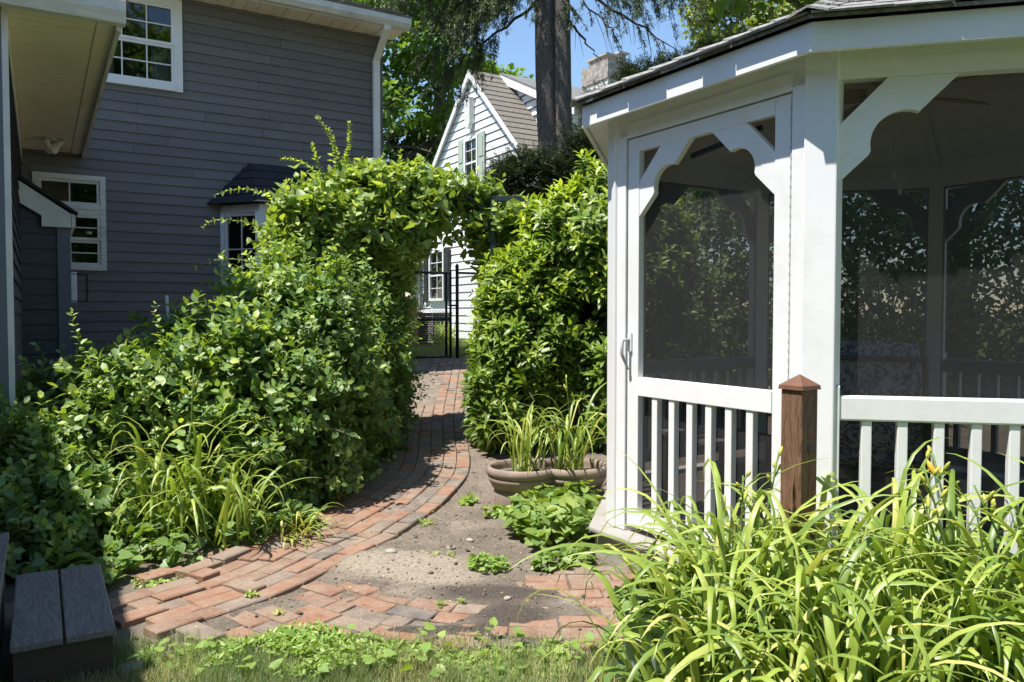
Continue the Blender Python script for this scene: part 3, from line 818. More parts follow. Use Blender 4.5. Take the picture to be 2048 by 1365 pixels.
rf.add([(-9.0, YN - .04, 3.28), (SX + .05, YN - .04, 3.28), (SX - 1.7, YN + 2.3, 4.1), (-9.0, YN + 2.3, 4.1), (-9.0, YN - .04, 3.31), (SX + .05, YN - .04, 3.31), (SX - 1.7, YN + 2.3, 4.13), (-9.0, YN + 2.3, 4.13)], BOXF)
rf.add([(SX + .05, YN - .04, 3.28), (SX + .05, -.04, 3.28), (SX - 1.7, -.04, 4.1), (SX - 1.7, YN + 2.3, 4.1), (SX + .05, YN - .04, 3.31), (SX + .05, -.04, 3.31), (SX - 1.7, -.04, 4.13), (SX - 1.7, YN + 2.3, 4.13)], BOXF)
rf.box(-9.0, SX - 1.72, YN + 2.32, -.04, 3.9, 4.1)
rf.build('wing_roof', M['roof_grey'], house)
# the wing of the house beside the deck, out of frame, whose eave shades the steps
box('deck_wing', -9.0, -5.65, -13.0, WY - .02, 0.0, 3.1, M['siding'], house)
MB().prism([(-9.0, 3.12), (-5.29, 3.12), (-5.29, 3.26), (-7.2, 3.9), (-9.0, 3.9)], -13.2, YN - .12, 'xz').build('deck_wing_roof', M['roof_grey'], house)

# fireplace chase on the wing wall
chase = bpy.data.objects.new('fireplace_chase', None); link(chase, house)
CX, CY0, CY1 = WX0 + .43, -1.5, -0.55
box('chase_core', WX0 + .01, CX - .01, CY0 + .03, CY1, 0.1, 2.14, M['siding_dark'], chase)
siding(chase, WX0 + .005, CX - .10, 0.15, 2.5, 0.148, [], M['siding_dark'], name='chase_board', place=lambda x, y, z: (x, CY0 + .03 + y, min(z, 2.52 - (x - WX0) * .62)))
siding(chase, -CY1, -CY0 - .03, 0.15, 2.15, 0.148, [], M['siding_dark'], name='chase_board', place=lambda a, y, z: (CX - .01 - y, -a, z))
box('chase_corner_board', CX - .10, CX + .012, CY0 - .012, CY0 + .03, 0.15, 2.14, M['corner_blue'], chase)
MB().prism([(WX0, 2.37), (WX0 + .20, 2.245), (WX0 + .20, 2.14), (CX + .02, 2.14), (CX + .02, 2.275), (WX0, 2.58)], CY0 - .055, CY0 - .02, 'xz').build('rake_board', M['white_paint'], chase)
MB().prism([(WX0, 2.60), (CX + .03, 2.295), (CX + .075, 2.27), (CX + .085, 2.29), (WX0, 2.64)], CY0 - .08, CY1 + .05, 'xz').build('chase_roof', M['roof_dark'], chase)
MB().prism([(CX + .025, 2.14), (CX + .06, 2.16), (CX + .06, 2.265), (CX + .025, 2.28)], CY0 - .05, CY1, 'xz').build('chase_fascia', M['white_paint'], chase)
vt = bpy.data.objects.new('flue_vent', None); link(vt, chase)
MB().prism([(-1.20, 1.40), (-.92, 1.40), (-.92, 1.72), (-1.20, 1.72)], CX + .015, CX + .075, 'yz').build('vent_box', M['white_vinyl'], vt, bev=.01)
mb = MB()
for zz in (1.45, 1.55, 1.65): mb.box(CX + .076, CX + .08, -1.17, -.95, zz - .012, zz + .012)
mb.build('vent_slots', M['black_metal'], vt)
mb = MB()
for yy in (-1.2, -1.06, -.92):
    mb.tube([(CX + .02, yy, 1.42), (CX + .17, yy, 1.42), (CX + .17, yy, 1.70), (CX + .02, yy, 1.70)], .005, 5)
for zz in (1.44, 1.56, 1.68): mb.tube([(CX + .17, -1.2, zz), (CX + .17, -.92, zz)], .004, 5)
mb.build('vent_cage', M['black_metal'], vt)

# twin flood light under the soffit
W2 = Matrix.Translation(HC) @ Matrix.Rotation(AX, 4, 'Z')
fl_loc = W2 @ Vector((-4.02, -0.75, 3.148))
fl = empty('flood_light', fl_loc, AX, 'twin head flood light fixed under the cream soffit', 'lamp')
MB().lathe([(0.0, 0), (0.06, 0), (0.06, -.025), (0.0, -.03)], 16).build('base_plate', M['white_paint'], fl, smooth=False)
for sx, tilt in ((-1, -0.35), (1, 0.75)):
    hd = bpy.data.objects.new('lamp_head', None); link(hd, fl); hd.location = (sx * .05, -.01, -.05); hd.rotation_euler = (R(62), 0, tilt)
    MB().lathe([(0.0, .06), (.028, .055), (.03, .0), (.036, -.03), (.06, -.075), (.063, -.10), (.058, -.10), (.05, -.085)], 18).build('housing', M['white_paint'], hd, smooth=True)
    MB().lathe([(.056, -.094), (.045, -.106), (.025, -.113), (0.0, -.115)], 18).build('lens', M['bulb'], hd, smooth=True)
    MB().tube([(0, 0, .055), (0, .03, .075)], .010, 6).build('knuckle', M['steel'], hd)

# ------------------------------------------------------------------ white neighbouring house (local x along its ridge, gable in the plane x = 0)
DA = 17.0
wh = empty('white_house', (-0.05 * DA, DA, 0.0), AX, 'white clapboard house with steep gable seen beyond the garden gate', 'house')
ZA, HWID, SL = 1.28 + .306 * DA, .195 * DA, .187 / .195
def zr(y): return ZA - SL * abs(y)
g_up = (-.34, .28, 4.02, 5.10)
g_lo = (1.30, 2.10, 1.60, 2.80)
box('wall', 0.0, 0.03, -HWID, HWID, 0.3, zr(HWID), M['house_white'], wh)
MB().prism([(-HWID, zr(HWID)), (HWID, zr(HWID)), (0, ZA - .02)], 0.0, 0.03, 'yz').build('gable_wall', M['house_white'], wh)
z = 0.75; course = 0.172
while z < ZA - .1:
    zt = z + course
    half = HWID if z < zr(HWID) else (ZA - z) / SL - .03
    segs = [(-half, half)]
    for (a, b, c, d) in (g_up, g_lo):
        if z < d and zt > c:
            segs = [s for (p, q) in segs for s in ((p, a), (b, q)) if s[1] - s[0] > .05] if any(p < a and b < q for p, q in segs) else segs
    for (p, q) in segs:
        t0 = min(q, (ZA - zt) / SL) if zt > zr(HWID) else q
        t1 = max(p, -(ZA - zt) / SL) if zt > zr(HWID) else p
        vs = [(-.024, p, z), (-.024, q, z), (-.001, q, z), (-.001, p, z), (-.006, t1, zt), (-.006, t0, zt), (-.001, t0, zt), (-.001, t1, zt)]
        mesh_obj('clapboard', vs, BOXF, M['house_white'], wh)
        mesh_obj('lap_shadow_strip', [(-.018, p, z - .011), (-.018, q, z - .011), (-.008, q, z - .011), (-.008, p, z - .011), (-.018, p, z - .001), (-.018, q, z - .001), (-.008, q, z - .001), (-.008, p, z - .001)], BOXF, M['clap_shadow'], wh)  # dark strip painted as the shade below the board edge
    z = zt
# windows are built in a frame whose -y is this wall's outside
def on_gable(name, zc=0):
    e = bpy.data.objects.new(name, None); link(e, wh); e.rotation_euler = (0, 0, -math.pi / 2); return e
def gable_window(name, hole, shut_mat, sw):
    fr = bpy.data.objects.new(name, None); link(fr, wh); fr.rotation_euler = (0, 0, -math.pi / 2)
    y0, y1, z0, z1 = hole            # local wall y -> window x = -y
    x0, x1 = -y1, -y0
    mb = MB(); c = .06
    mb.box(x0, x0 + c, -.075, 0, z0, z1).box(x1 - c, x1, -.075, 0, z0, z1).box(x0 + c, x1 - c, -.075, 0, z1 - c, z1).box(x0 + c, x1 - c, -.09, 0, z0, z0 + c)
    mb.build('casing', M['house_white'], fr)
    zm = (z0 + z1) / 2
    mb = MB().box(x0 + c, x1 - c, -.05, -.01, zm - .02, zm + .02)
    xm = (x0 + x1) / 2
    mb.box(xm - .009, xm + .009, -.046, -.02, z0 + c, zm - .02).box(xm - .009, xm + .009, -.046, -.02, zm + .02, z1 - c)
    for q in ((z0 + zm) / 2, (z1 + zm) / 2): mb.box(x0 + c, x1 - c, -.044, -.02, q - .008, q + .008)
    mb.build('sash', M['house_white'], fr)
    for (a, b) in ((z0 + c, zm - .02), (zm + .02, z1 - c)):
        for p, q in ((x0 + c, xm - .009), (xm + .009, x1 - c)):
            mesh_obj('pane', [(p, -.03, a), (q, -.03, a), (q, -.03, b), (p, -.03, b)], [(0, 1, 2, 3)], M['glass'], fr)
    mesh_obj('room_dark_sheet', [(x0 + c, -.012, z0 + c), (x1 - c, -.012, z0 + c), (x1 - c, -.012, z1 - c), (x0 + c, -.012, z1 - c)], [(0, 1, 2, 3)], M['dark_room'], fr)  # room darkness put into a dark sheet; the wall has no opening
    for (a, b) in ((x0 - sw - .015, x0 - .015), (x1 + .015, x1 + .015 + sw)):
        s = MB().box(a, b, -.066, -.04, z0 - .02, z1 + .02)
        m_ = (z0 + z1) / 2
        for (q0, q1) in ((z0 + .04, m_ - .03), (m_ + .03, z1 - .04)):
            s.box(a + .05, b - .05, -.078, -.067, q0 + .03, q1 - .03)
        s.build('shutter', shut_mat, fr)
gable_window('gable_window', g_up, M['shutter_sage'], .27)
gable_window('lower_window', g_lo, M['shutter_black'], .28)
# attic vent hood
MB().box(-.15, -.026, -.13, .10, 5.36, 5.93).box(-.17, -.08, -.13, .02, 5.28, 5.355).build('attic_vent', M['gutter'], wh)
# roof planes with lapped courses
OV = .22
def roof_plane(sgn, x0, x1, y_end, mat, n=24, name='roof'):
    mb = MB()
    ye = y_end
    for i in range(n):
        ya, yb = ye * (1 - i / n), ye * (1 - (i + 1.1) / n)
        if sgn * yb < 0: yb = 0
        za, zb = zr(ya) + .06, zr(yb) + .06
        mb.add([(x0, ya, za), (x1, ya, za), (x1, yb, zb - .01), (x0, yb, zb - .01), (x0, ya, za + .022), (x1, ya, za + .022), (x1, yb, zb), (x0, yb, zb)], BOXF)
    return mb.build(name, mat, wh)
roof_plane(1, -.11, 8.0, HWID + OV, M['roof_brown'])
roof_plane(-1, -.11, 8.0, -(HWID + OV), M['roof_brown'])
for s in (1, -1):
    ye = s * (HWID + OV)
    MB().add([(-.11, 0, ZA + .05), (-.075, 0, ZA + .05), (-.075, ye, zr(ye) + .05), (-.11, ye, zr(ye) + .05), (-.11, 0, ZA - .10), (-.075, 0, ZA - .10), (-.075, ye, zr(ye) - .10), (-.11, ye, zr(ye) - .10)], BOXF).build('rake_board', M['house_white'], wh)
    MB().add([(-.074, 0, ZA - .02), (0, 0, ZA - .02), (0, ye, zr(ye) - .02), (-.074, ye, zr(ye) - .02), (-.074, 0, ZA - .03), (0, 0, ZA - .03), (0, ye, zr(ye) - .03), (-.074, ye, zr(ye) - .03)], BOXF).build('rake_soffit', M['house_white'], wh)
box('side_wall', 0.03, 8.0, HWID - .03, HWID, 0.3, zr(HWID), M['house_white'], wh)
# shed dormer on the near slope: cheek wall, front, flatter roof
d0, dn = 0.80, -2.6
ds_ = .47
dz = lambda y: ZA + .05 - ds_ * abs(y)
MB().prism([(0, ZA - .02), (dn, zr(dn) + .0), (dn, dz(dn))], d0, d0 + .05, 'yz').build('dormer_cheek', M['house_white'], wh)
z = zr(dn) + .05
while z < ZA - .15:
    # horizontal lap between the main roof line and the dormer roof line
    ya = max(dn, -(ZA + .05 - z) / ds_); yb = -(ZA - z) / SL
    if yb - ya > .1:
        mesh_obj('dormer_lap', [(d0 - .03, ya, z), (d0 - .03, yb, z), (d0, yb, z), (d0, ya, z), (d0 - .004, ya, z + .17), (d0 - .004, yb + .02, z + .17), (d0, yb, z + .17), (d0, ya, z + .17)] if dz(ya) > z + .19 else [(d0 - .03, ya, z), (d0 - .03, yb, z), (d0, yb, z), (d0, ya, z), (d0 - .02, ya + .05, z + .04), (d0 - .02, yb, z + .04), (d0, yb, z + .04), (d0, ya + .05, z + .04)], BOXF, M['house_white'], wh)
        mesh_obj('lap_shadow_strip', [(d0 - .026, ya, z - .02), (d0 - .026, yb, z - .02), (d0 - .005, yb, z - .02), (d0 - .005, ya, z - .02), (d0 - .026, ya, z - .001), (d0 - .026, yb, z - .001), (d0 - .005, yb, z - .001), (d0 - .005, ya, z - .001)], BOXF, M['clap_shadow'], wh)  # same painted shadow strip under the dormer boards
    z += .172
box('dormer_front', d0 + .05, 8.0, dn, dn + .04, zr(dn), dz(dn), M['house_white'], wh)
MB().add([(d0 - .12, .02, ZA + .07), (8.0, .02, ZA + .07), (8.0, dn - .2, dz(dn - .2) + .02), (d0 - .12, dn - .2, dz(dn - .2) + .02), (d0 - .12, .02, ZA + .12), (8.0, .02, ZA + .12), (8.0, dn - .2, dz(dn - .2) + .07), (d0 - .12, dn - .2, dz(dn - .2) + .07)], BOXF).build('dormer_roof', M['roof_grey'], wh)
MB().add([(d0 - .13, 0, ZA + .06), (d0 - .10, 0, ZA + .06), (d0 - .10, dn - .2, dz(dn - .2) + .01), (d0 - .13, dn - .2, dz(dn - .2) + .01), (d0 - .13, 0, ZA - .10), (d0 - .10, 0, ZA - .10), (d0 - .10, dn - .2, dz(dn - .2) - .14), (d0 - .13, dn - .2, dz(dn - .2) - .14)], BOXF).build('dormer_rake', M['house_white'], wh)
# chimney
chm = bpy.data.objects.new('chimney', None); link(chm, wh)
c0, c1, e_0, e_1 = 3.25, 4.05, -.55, .40
MB().box(c0, c1, e_0, e_1, 4.8, 6.75).build('shaft', M['mortar_white'], chm)
MB().box(c0 - .03, c1 + .03, e_0 - .03, e_1 + .03, 6.75, 7.18).build('top_courses', M['chimney_top'], chm)
for (a, b, yy, zz) in ((c0 + .02, c0 + .48, e_0 + .1, 7.32), (c0 + .50, c1 - .02, e_0 + .2, 7.46)):
    MB().box(a, b, yy, e_1 - .1, zz, zz + .05).build('cap_slab', M['concrete'], chm)
    MB().box(a + .04, b - .04, yy + .06, e_1 - .16, 7.18, zz).build('cap_pier', M['chimney_top'], chm)
# wall conduit and meter
MB().tube([(-.05, 2.62, .9), (-.05, 2.62, 3.2)], .02, 6).box(-.13, -.04, 2.50, 2.74, 1.5, 1.85).build('conduit_and_meter', M['steel'], wh)

# ------------------------------------------------------------------ screened gazebo (octagon)
GC = (2.16, 4.40)
GR = 1.68
AP = GR * math.cos(R(22.5)); HS = GR * math.sin(R(22.5))
DZ = 0.16
gz = empty('gazebo', (GC[0], GC[1], 0), R(212), 'white octagonal screened gazebo with shingled roof and screen door', 'gazebo')
WV = M['white_vinyl']
T45 = math.tan(R(22.5))
def octo(r): return [(r * math.cos(R(22.5 + 45 * k)), r * math.sin(R(22.5 + 45 * k))) for k in range(8)]
MB().prism(octo(GR + .06), 0.0, DZ - .035, 'xy').build('platform_skirt', M['deck_pvc'], gz)
MB().prism(octo(GR + .10), DZ - .034, DZ, 'xy').build('platform_nosing', M['deck_pvc'], gz, bev=.012)
MB().prism(octo(GR - .12), DZ + .001, DZ + .006, 'xy').build('floor', M['pine_floor'], gz)
FZ0, FZ1, APEX = 2.252, 2.360, 3.14
RE = GR + .14; AE = RE * math.cos(R(22.5)); HE = RE * math.sin(R(22.5))
RK = GR + .170; AK = RK * math.cos(R(22.5)); HK = RK * math.sin(R(22.5))
def bracket(sc=1.0):
    pts = [(.19, 0), (.44, 0), (.305, -.132)]
    for i in range(13):
        a = R(66 + (192 - 66) * i / 12)
        pts.append((.255 + .125 * math.cos(a), -.25 + .125 * math.sin(a)))
    pts += [(.125, -.292), (0, -.41), (0, -.19)]
    return [(p[0] * sc, p[1] * sc) for p in pts]
for k in range(8):
    a45 = R(45 * k)
    # post on the vertex at the end of face k
    vz = a45 + R(22.5)
    MB().box(GR - .115, GR - .018, -.0625, .0625, DZ + .001, 2.40).build('post', WV, gz, bev=.006, rz=vz)
    # header, trim, fascia, soffit and roof plane of face k
    box('header', AP - .085, AP - .022, -HS + .055, HS - .055, 2.185, 2.40, WV, gz, rz=a45)
    if k:
        box('header_trim', AP - .10, AP - .086, -HS + .07, HS - .07, 2.36, 2.395, WV, gz, rz=a45)
    f_ = MB(); f_.add([(AE, -AE * T45, FZ0), (AE, AE * T45, FZ0), (AE - .02, (AE - .02) * T45, FZ0), (AE - .02, -(AE - .02) * T45, FZ0), (AE, -AE * T45, FZ1), (AE, AE * T45, FZ1), (AE - .02, (AE - .02) * T45, FZ1), (AE - .02, -(AE - .02) * T45, FZ1)], BOXF)
    f_.build('fascia', WV, gz, bev=.002, rz=a45)
    MB().add([(AE - .022, -HE + .01, FZ0 + .02), (AE - .022, HE - .01, FZ0 + .02), (AP - .03, HS - .02, FZ0 + .055), (AP - .03, -HS + .02, FZ0 + .055)], [(3, 2, 1, 0)]).build('soffit', M['ceiling'] if False else WV, gz, rz=a45)
    sl = (APEX - FZ1) / AK
    MB().add([(AK, -HK, FZ1 + .003), (AK, HK, FZ1 + .003), (0, 0, APEX + .003), (AK, -HK, FZ1 + .018), (AK, HK, FZ1 + .018), (0, 0, APEX + .018)], [(0, 2, 1), (3, 4, 5), (0, 1, 4, 3), (1, 2, 5, 4), (2, 0, 3, 5)]).build('roof_deck', M['gaz_shingle'], gz, rz=a45)
    # boarded ceiling under the roof plane
    cb = MB(); nb = 15
    for i in range(nb):
        x1_, x0_ = AP * (1 - i / nb), AP * (1 - (i + 1) / nb)
        zc = lambda x: 2.33 + (APEX - .16 - 2.33) * (1 - x / AP)
        cb.add([(x1_ - .004, -x1_ * T45, zc(x1_)), (x1_ - .004, x1_ * T45, zc(x1_)), (x0_ + .004, x0_ * T45, zc(x0_) - .006), (x0_ + .004, -x0_ * T45, zc(x0_) - .006)], [(0, 3, 2, 1)])
        cb.add([(x0_ + .004, -x0_ * T45, zc(x0_) - .006), (x0_ + .004, x0_ * T45, zc(x0_) - .006), (x0_ - .004, x0_ * T45, zc(x0_)), (x0_ - .004, -x0_ * T45, zc(x0_))], [(0, 3, 2, 1)])
    cb.build('ceiling_boards', M['ceiling'], gz, rz=a45)
    # hip rafter cover
    hc = MB().add([(GR * .96, -.02, 2.315), (GR * .96, .02, 2.315), (.1, .02, APEX - .20), (.1, -.02, APEX - .20), (GR * .96, -.02, 2.35), (GR * .96, .02, 2.35), (.1, .02, APEX - .16), (.1, -.02, APEX - .16)], BOXF)
    hc.build('ceiling_rib', M['ceiling'], gz, rz=vz)
    if k == 0: continue
    # railing, balusters, screen and brackets (every face but the door's)
    box('rail', AP - .075, AP - .02, -HS + .063, HS - .063, .866, .962, WV, gz, bev=.008, rz=a45)
    box('bottom_rail', AP - .07, AP - .025, -HS + .063, HS - .063, .255, .325, WV, gz, bev=.006, rz=a45)
    for s in (-1, 1):
        y0 = s * (HS - .075)
        MB().prism([(y0 - .016, DZ), (y0 + .016, DZ), (y0 + .016, .985 if s > 0 else 1.005), (y0 - .016, 1.005 if s > 0 else .985)], AP - .078, AP - .012, 'yz').build('rail_bracket', WV, gz, bev=.004, rz=a45)
        br = bracket()
        pts = [(s * (-(HS - .06) + p[0]) if s < 0 else (HS - .06) - p[0], 2.185 + p[1]) for p in br] if s > 0 else [(-(HS - .06) + p[0], 2.185 + p[1]) for p in br]
        if s > 0: pts = pts[::-1]
        MB().prism(pts[::-1], AP - .072, AP - .034, 'yz').build('bracket', WV, gz, bev=.003, rz=a45)
    nbal = 8
    for i in range(nbal):
        y = -HS + .063 + (2 * HS - .126) * (i + 1) / (nbal + 1)
        box('baluster', AP - .066, AP - .028, y - .019, y + .019, .325, .866, WV, gz, bev=.004, rz=a45)
    MB().add([(AP - .088, -HS + .06, .20), (AP - .088, HS - .06, .20), (AP - .088, HS - .06, 2.2), (AP - .088, -HS + .06, 2.2)], [(0, 1, 2, 3)]).build('screen', M['screen'], gz, rz=a45)
MB().lathe([(0.0, APEX + .14), (.05, APEX + .12), (.10, APEX + .03), (.12, APEX - .01)], 12).build('roof_finial', M['gaz_shingle'], gz, smooth=True)
# shingles on the two planes that show
for k in (0, 1):
    a45 = R(45 * k)
    sl_v = Vector((-AK, 0, APEX - FZ1)); Ls = sl_v.length; sl_v /= Ls
    nr = Vector((sl_v.z, 0, -sl_v.x)).normalized()
    exp_ = .135; i = 0
    while i * exp_ < Ls - .1:
        s0 = i * exp_; x_mid = AK * (1 - (s0 + .05) / Ls); hw = x_mid * T45 + .012
        y = -hw - random.uniform(0, .2)
        while y < hw:
            tw = random.uniform(.16, .32)
            a, b = max(y + .003, -hw), min(y + tw, hw)
            if b - a > .03:
                j = random.uniform(-.008, .006) if i else random.uniform(-.022, .004)
                lift = .019 + random.uniform(0, .005)
                base = Vector((AK, 0, FZ1))
                def Q(s, yy, h): 
                    v = base + sl_v * s + nr * h; return (v.x, yy, v.z)
                s1 = s0 + exp_ + .05
                vs = [Q(s0 + j, a, lift), Q(s0 + j, b, lift), Q(s1, b * (1 - .02), .017), Q(s1, a, .017), Q(s0 + j, a, lift + .008), Q(s0 + j, b, lift + .008 + random.uniform(-.002, .004)), Q(s1, b, .024), Q(s1, a, .024)]
                mesh_obj('shingle', vs, BOXF, M['gaz_shingle'], gz, rz=a45)
            y += tw
        i += 1
for kk in (-1, 0, 1):
    vz = R(45 * kk + 22.5)
    hv = Vector((-RK, 0, APEX - FZ1)); Lh = hv.length; hv /= Lh; hn = Vector((hv.z, 0, -hv.x)).normalized()
    for i in range(13):
        p0 = Vector((RK, 0, FZ1)) + hv * (i * .15 - random.uniform(0, .02)); p1 = p0 + hv * .19
        w_ = .075
        vs = []
        for P_, h in ((p0, .042), (p1, .030)):
            for yy, dh in ((-w_, -.026), (0, 0), (w_, -.026)):
                q = P_ + hn * (h + dh); vs.append((q.x, yy + random.uniform(-.004, .004), q.z))
        vs2 = [(v[0], v[1], v[2] + .009) for v in vs]
        mesh_obj('hip_shingle', vs + vs2, [(0, 1, 4, 3), (1, 2, 5, 4), (6, 9, 10, 7), (7, 10, 11, 8), (0, 6, 7, 1), (1, 7, 8, 2), (0, 3, 9, 6), (2, 8, 11, 5)], M['gaz_shingle'], gz, rz=vz)

# the screen door on face 0: jambs belong to the gazebo, the leaf and its pieces to the door
for s in (-1, 1):
    y0, y1 = (s * .508, s * (HS - .052)) if s > 0 else (s * (HS - .052), s * .508)
    box('door_jamb', AP - .09, AP - .008, y0, y1, DZ + .001, 2.19, WV, gz, bev=.005)
box('door_head', AP - .088, AP - .012, -.507, .507, 2.176, 2.25, WV, gz, bev=.004)
door = bpy.data.objects.new('screen_door', None); link(door, gz)
dx0, dx1 = AP - .055, AP - .018
LW = .50
dz0, dz1 = .19, 2.168
for s in (-1, 1):
    y0, y1 = (s * (LW - .082), s * LW) if s > 0 else (s * LW, s * (LW - .082))
    box('stile', dx0, dx1, y0, y1, dz0, dz1, WV, door, bev=.003)
IW = LW - .083
box('top_rail', dx0 + .001, dx1 - .001, -IW, IW, 2.10, dz1 - .001, WV, door)
box('middle_rail', dx0 - .002, dx1 + .004, -IW, IW, .868, .962, WV, door, bev=.003)
box('bottom_rail', dx0 + .001, dx1 - .001, -IW, IW, dz0, .275, WV, door, bev=.003)
for s in (-1, 1):
    br = bracket(.80)
    pts = [((IW - p[0]) if s > 0 else (-IW + p[0]), 2.101 + p[1]) for p in br]
    if s > 0: pts = pts[::-1]
    MB().prism(pts[::-1], dx0 + .003, dx1 - .003, 'yz').build('scroll_bracket', WV, door, bev=.002)
for i in range(6):
    y = -IW + 2 * IW * (i + 1) / 7
    box('baluster', dx0, dx1 - .002, y - .019, y + .019, .275, .868, WV, door, bev=.003)
mesh_obj('screen', [(dx0 - .006, -IW - .02, dz0 + .03), (dx0 - .006, IW + .02, dz0 + .03), (dx0 - .006, IW + .02, dz1 - .02), (dx0 - .006, -IW - .02, dz1 - .02)], [(0, 1, 2, 3)], M['screen'], door)
MB().tube([(dx1 + .001, LW + .004, .25), (dx1 + .001, LW + .004, 2.15)], .0055, 6).build('hinge_rod', M['steel'], door)
mb = MB()
for i in range(48): mb.tube([(dx1 + .002, LW + .004, .27 + i * .039), (dx1 + .002, LW + .004, .282 + i * .039)], .0066, 6)
mb.build('hinge_knuckles', M['steel'], door)['kind'] = 'stuff'
hd = bpy.data.objects.new('handle', None); link(hd, door)
MB().box(dx1, dx1 + .012, -LW + .012, -LW + .04, 1.09, 1.19).build('plate', M['white_vinyl'], hd, bev=.004)
MB().tube([(dx1 + .01, -LW + .025, 1.15), (dx1 + .05, -LW + .02, 1.15), (dx1 + .055, -LW + .02, 1.08), (dx1 + .02, -LW + .03, 1.0)], [.010, .009, .009, .006], 8).build('lever', M['steel'], hd, smooth=True)
MB().tube([(dx0 - .03, -IW + .3, 2.03), (dx0 - .06, IW - .15, 2.09)], .014, 8).build('closer', M['black_metal'], door)

# ceiling fan
fan = empty('ceiling_fan', (GC[0], GC[1], 2.86), 0.35, 'ceiling fan with tan blades hanging inside the gazebo', 'fan')
MB().tube([(0, 0, 0), (0, 0, -.20)], .014, 10).build('downrod', M['white_paint'], fan)
MB().lathe([(0, -.19), (.06, -.20), (.11, -.25), (.12, -.31), (.09, -.36), (.05, -.38), (0, -.385)], 24).build('motor', M['white_paint'], fan, smooth=True)
for i in range(5):
    bl = MB(); n = 10; vs = []
    for q in range(n + 1):
        t = q / n; r_ = .17 + .46 * t; w_ = .05 + .035 * math.sin(math.pi * min(1, t * .9)) if t < .93 else .05
        vs += [(r_, -w_, -.35 - .02), (r_, w_, -.35 + .02)]
    vs2 = [(v[0], v[1], v[2] + .008) for v in vs]
    m_ = len(vs)
    fs = [(2 * q, 2 * q + 1, 2 * q + 3, 2 * q + 2) for q in range(n)] + [(m_ + 2 * q, m_ + 2 * q + 2, m_ + 2 * q + 3, m_ + 2 * q + 1) for q in range(n)]
    fs += [(2 * q, 2 * q + 2, m_ + 2 * q + 2, m_ + 2 * q) for q in range(n)] + [(2 * q + 1, m_ + 2 * q + 1, m_ + 2 * q + 3, 2 * q + 3) for q in range(n)] + [(m_ - 2, m_ - 1, 2 * m_ - 1, 2 * m_ - 2)]
    mesh_obj('blade', vs + vs2, fs, M['fan_wood'], fan, rz=R(72 * i))
    MB().box(.09, .20, -.015, .015, -.365, -.355).build('blade_arm', M['steel'], fan, rz=R(72 * i))
for dx_, zl in ((-.03, -.78), (.02, -.86)):
    MB().tube([(dx_, .0, -.37), (dx_, .0, zl)], .0028, 5).lathe([(0, zl), (.012, zl - .01), (.012, zl - .045), (0, zl - .05)], 8, (dx_, 0)).build('pull_chain', M['white_paint'], fan)

# cushioned armchair inside, next to the door post
ac = empty('cushioned_armchair', (1.72, 3.78, DZ + .006), R(-35), 'dark framed armchair with printed cushion inside the gazebo', 'armchair')
for sx in (-.31, .31):
    for sy in (-.28, .28):
        MB().tube([(sx, sy, 0), (sx, sy * .95, .40 if sy > 0 else .62)], .018, 8).build('leg', M['frame_brown'], ac)
    MB().tube([(sx, -.27, .62), (sx, .0, .63), (sx, .25, .60), (sx, .28, .40)], .02, 8).build('arm', M['frame_brown'], ac)
MB().box(-.31, .31, -.28, .28, .36, .40).build('seat_frame', M['frame_brown'], ac)
MB().tube([(-.30, -.27, .40), (-.30, -.36, .92), (.30, -.36, .92), (.30, -.27, .40)], .018, 8).build('back_frame', M['frame_brown'], ac)
def cushion(name, sx, sy, sz, loc, rot, mat, parent=None):
    n = 14; vs = []
    for side in (1, -1):
        for i in range(n + 1):
            for j in range(n + 1):
                u, v = i / n * 2 - 1, j / n * 2 - 1
                h = ((1 - u ** 4) * (1 - v ** 4)) ** .45
                vs.append((u * sx * (1 - .05 * abs(v) ** 3), v * sy * (1 - .05 * abs(u) ** 3), side * sz * h))
    fs = []; m_ = (n + 1) ** 2
    for i in range(n):
        for j in range(n):
            a = i * (n + 1) + j
            fs.append((a, a + n + 1, a + n + 2, a + 1)); fs.append((m_ + a, m_ + a + 1, m_ + a + n + 2, m_ + a + n + 1))
    o = mesh_obj(name, vs, fs, mat, parent, smooth=True); o.location = loc; o.rotation_euler = rot
    return o
cushion('seat_cushion', .29, .27, .06, (0, 0, .46), (0, 0, 0), M['print'], ac)
cushion('back_cushion', .28, .26, .07, (0, -.27, .74), (R(100), 0, 0), M['print'], ac)
tb = empty('side_table', (1.15, 4.35, DZ + .006), .4, 'small grey slatted side table standing on the gazebo floor', 'table')
for i in range(5): box('slat', -.24, .24, -.24 + i * .098, -.152 + i * .098, .43, .45, M['step_wood'], tb)
for sx in (-.2, .2):
    for sy in (-.2, .2): box('leg', sx - .02, sx + .02, sy - .02, sy + .02, 0, .43, M['frame_brown'], tb)

# brown post with pyramid cap in the lily bed
wp = empty('wooden_post', (1.035, 2.80, 0.0), R(33), 'brown stained square post with pyramid cap standing before the gazebo', 'post')
box('shaft', -.0445, .0445, -.0445, .0445, -.05, 1.012, M['post_wood'], wp, bev=.004)
MB().add([(-.052, -.052, 1.012), (.052, -.052, 1.012), (.052, .052, 1.012), (-.052, .052, 1.012), (-.050, -.050, 1.027), (.050, -.050, 1.027), (.050, .050, 1.027), (-.050, .050, 1.027), (0, 0, 1.066)], [(0, 3, 2, 1), (0, 1, 5, 4), (1, 2, 6, 5), (2, 3, 7, 6), (3, 0, 4, 7), (4, 5, 8), (5, 6, 8), (6, 7, 8), (7, 4, 8)]).build('cap', M['cap_copper'], wp)
kn = MB().lathe([(.0, .004), (.006, .003), (.008, .0), (.012, .0015), (.014, .0), (.019, .001), (.021, -.001)], 14).build('knot', M['frame_brown'], wp, smooth=True)
